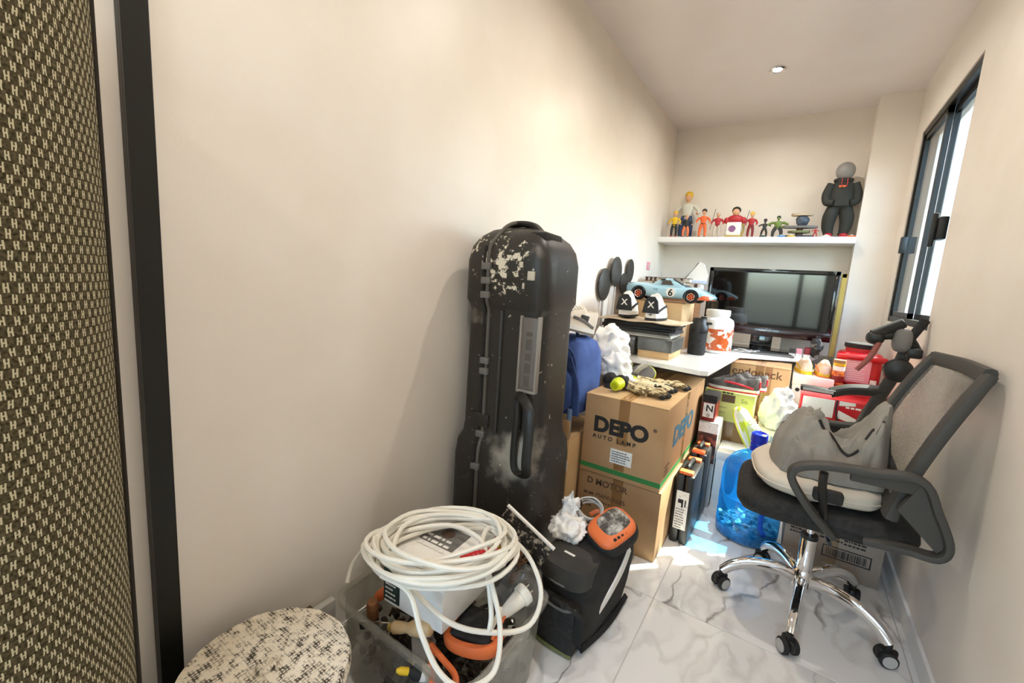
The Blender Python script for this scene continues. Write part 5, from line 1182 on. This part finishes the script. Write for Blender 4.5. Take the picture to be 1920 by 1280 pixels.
figure('small toy figure with black trousers and yellow top, leftmost in front', -.955, .22, 'figdark', 'yellow', 'skin', 'hairyellow', 'figred', 3.86, pose=.3)
figure('small toy figure in orange before the tall armoured one', -.862, .19, 'orange', 'figdark', 'skin', 'tan', 'figdark', 3.87, pose=.8, rz=15)
figure('toy figure in bright orange suit with black hair', -.735, .235, 'figorange', 'figorange', 'skin', 'hairblack', 'figblue', 3.90, pose=.5)
figure('toy figure in red and white with pale hair holding a staff', -.625, .21, 'pale', 'figred', 'skin', 'pale', 'figpurple', 3.90, pose=.4)
st = figure('toy figure in dark red robe with yellow hair', -.38, .20, 'darkred', 'figred', 'skin', 'hairyellow', 'darkred', 3.90, pose=.2)
figure('small dark grey toy figure with outstretched arms', -.285, .145, 'figdark', 'darkgrey', 'darkgrey', 'hairblack', 'figdark', 3.90, pose=1.2, stand='lightgrey')
figure('stout green toy figure with raised elbows', -.198, .165, 'darkgrey', 'figgreen', 'figgreen', 'hairblack', 'darkgrey', 3.90, pose=1.0, stout=1.5)
figure('tiny red toy figure next to the tracksuit statuette', .045, .075, 'figred', 'figred', 'figred', None, 'figblue', 3.88, pose=1.4, stand='sky')
for nm, fx, L_ in (('staff', -.625, 1.1), ('sword', -.38, 1.05)):
    par = [o for o in bpy.data.objects if o.get('category') == 'figure' and abs(o.location.x-fx) < .004][0]
    B().cyl((-.25, -.06, .3), (-.12, -.02, L_), .012, seg=8).out(nm, 'midgrey', par)
# bust on a printed stand
t = thing('toy_bust', 'small red toy bust with black hair on a pale printed stand', 'figure', (-.497, 3.90, 1.646), group='toy figures on the shelf')
B().prism([(-.06, -.035), (.06, -.035), (.065, .035), (-.065, .035)], 0, .016, bev=.004).out('plinth', 'gold', t)
B().box(-.055, .05, -.028, .028, .016, .12, bev=.006).out('pedestal', 'paper', t); B().cyl((-.012, -.0285, .068), (-.012, -.0300, .068), .026, seg=20).out('print_spot', 'figpurple', t)
B().tube([(.055, 0, .02), (.068, 0, .07), (.05, 0, .12)], .008, 8).out('side_scroll', 'gold', t)
B().ell((0, 0, .145), (.06, .03, .035), 16, 10).out('chest', 'figred', t)
for q in (-1, 1): B().ell((q*.06, -.005, .135), (.022, .02, .026), 12, 8).out('arm', 'figred', t)
B().ell((0, -.004, .20), (.027, .028, .032), 14, 10).out('head', 'skin', t); B().ell((0, .006, .215), (.033, .030, .030), 14, 10).out('hair', 'hairblack', t)
# layered miniature
t = thing('miniature_model', 'layered miniature of dark rocks and flat plates on the shelf', 'miniature', (-.055, 3.90, 1.646), group='toy figures on the shelf')
rd = random.Random(9)
for k, (z_, w_, m_) in enumerate(((.0, .085, 'darkgrey'), (.035, .06, 'olive'), (.07, .10, 'midgrey'), (.16, .065, 'tan'))):
    B().prism([(w_*(1+.25*rd.random())*math.cos(u), .035*(1+.3*rd.random())*math.sin(u)) for u in [2*PI*i/14 for i in range(14)]], z_, z_+.016, bev=.003).out('plate', m_, t)
B().cyl((0, 0, .01), (0, 0, .10), .025, .018, 10).out('pillar', 'brownbook', t); B().ell((.01, 0, .125), (.045, .035, .04), 16, 10, amp=.008, fr=40).out('dome', M('bluegrey', '#4d5661', .5), t)
B().tube([(-.06, 0, .075), (-.10, -.02, .085), (-.12, -.02, .07)], .006, 6).out('arm', 'olive', t)
for k, (x, m_, lab) in enumerate(((-.285, 'green', 'tiny green and white token lying near the grey figure'), (-.165, 'sky', 'tiny pale blue token on the shelf edge by the green figure'), (-.1, 'yellow', 'tiny yellow token in front of the miniature'), (.11, 'white', 'tiny white token left of the tracksuit statuette'), (.255, 'orange', 'tiny orange token at the right end of the shelf'))):
    t = thing('token', lab, 'token', (x, 3.845, 1.646), group='tokens along the shelf edge')
    B().lathe([(.022, 0), (.025, .002), (.025, .008), (.020, .010)], 16).out('disc', m_, t); B().lathe([(.010, .010), (.012, .014), (.006, .017)], 12).out('knob', 'white', t)
# tall statuette: plain figure in dark tracksuit, hands in the pocket
sz = .50
t = thing('statuette', 'tall statuette in dark tracksuit and red shoes at the shelf right end', 'statuette', (.165, 3.93, 1.646), (0, 0, R(4)), None, sz)
for q in (-1, 1):
    B().tube([(q*.055, 0, .46), (q*.10, -.01, .30), (q*.105, .005, .16), (q*.085, 0, .06)], [.085, .088, .075, .055], 14, smooth=4).out('trouser_leg', 'tracksuit', t)
    B().lathe([(.058, .045), (.062, .055), (.056, .075)], 16, c=(q*.085, 0, 0), cap0=False, cap1=False).out('cuff', 'tracksuit', t)
    B().ell((q*.09, -.045, .03), (.05, .095, .038), 16, 10, power=.8, zmin=0).out('shoe', 'figred', t); B().box(q*.09-.048, q*.09+.048, -.13, .04, 0, .012, bev=.004).out('sole', 'white', t)
    B().tube([(q*.13, 0, .76), (q*.178, -.01, .62), (q*.165, -.06, .50), (q*.09, -.10, .485)], [.062, .06, .052, .04], 12, smooth=4).out('sleeve', 'tracksuit', t)
B().rings([[(a*math.cos(u), c*math.sin(u)+oy, z_) for u in [2*PI*i/24 for i in range(24)]] for z_, a, c, oy in ((.42, .12, .09, 0), (.46, .15, .11, -.01), (.55, .15, .115, -.015), (.66, .14, .10, -.005), (.76, .13, .085, 0), (.81, .07, .06, 0), (.83, .05, .045, 0))]).out('hoodie', 'tracksuit', t)
B().prism([(-.09, .44), (.09, .44), (.065, .55), (-.065, .55)], -.128, -.10, 'y', bev=.008).out('pocket', 'tracksuit', t)
B().tube([(.088*math.cos(u), .02+.07*math.sin(u), .815+.012*math.sin(u)) for u in [2*PI*i/20 for i in range(20)]], .032, 10, closed=True, smooth=0).out('hood_roll', 'tracksuit', t)
B().box(-.06, .03, -.104, -.098, .70, .725, bev=.002).out('chest_emblem', 'orange', t)
for q in (-1, 1): B().tube([(q*.03, -.09, .82), (q*.032, -.105, .76), (q*.025, -.108, .70)], .006, 6).out('drawstring', 'figred', t)
B().ell((0, -.01, .935), (.115, .11, .125), 22, 14).out('head', M('statgrey', '#8f8c88', .5), t)
# small wall plate on the left wall
t = thing('wall_plate', 'tiny pinkish wall plate on the left wall above the discs', 'plate', (XL, 3.616, 1.37))
B().box(0, .006, -.04, .04, -.02, .045, bev=.002).out('plate', 'pink', t); B().box(.006, .0075, -.014, .014, .0, .026).out('socket', 'pale', t, smooth=False)
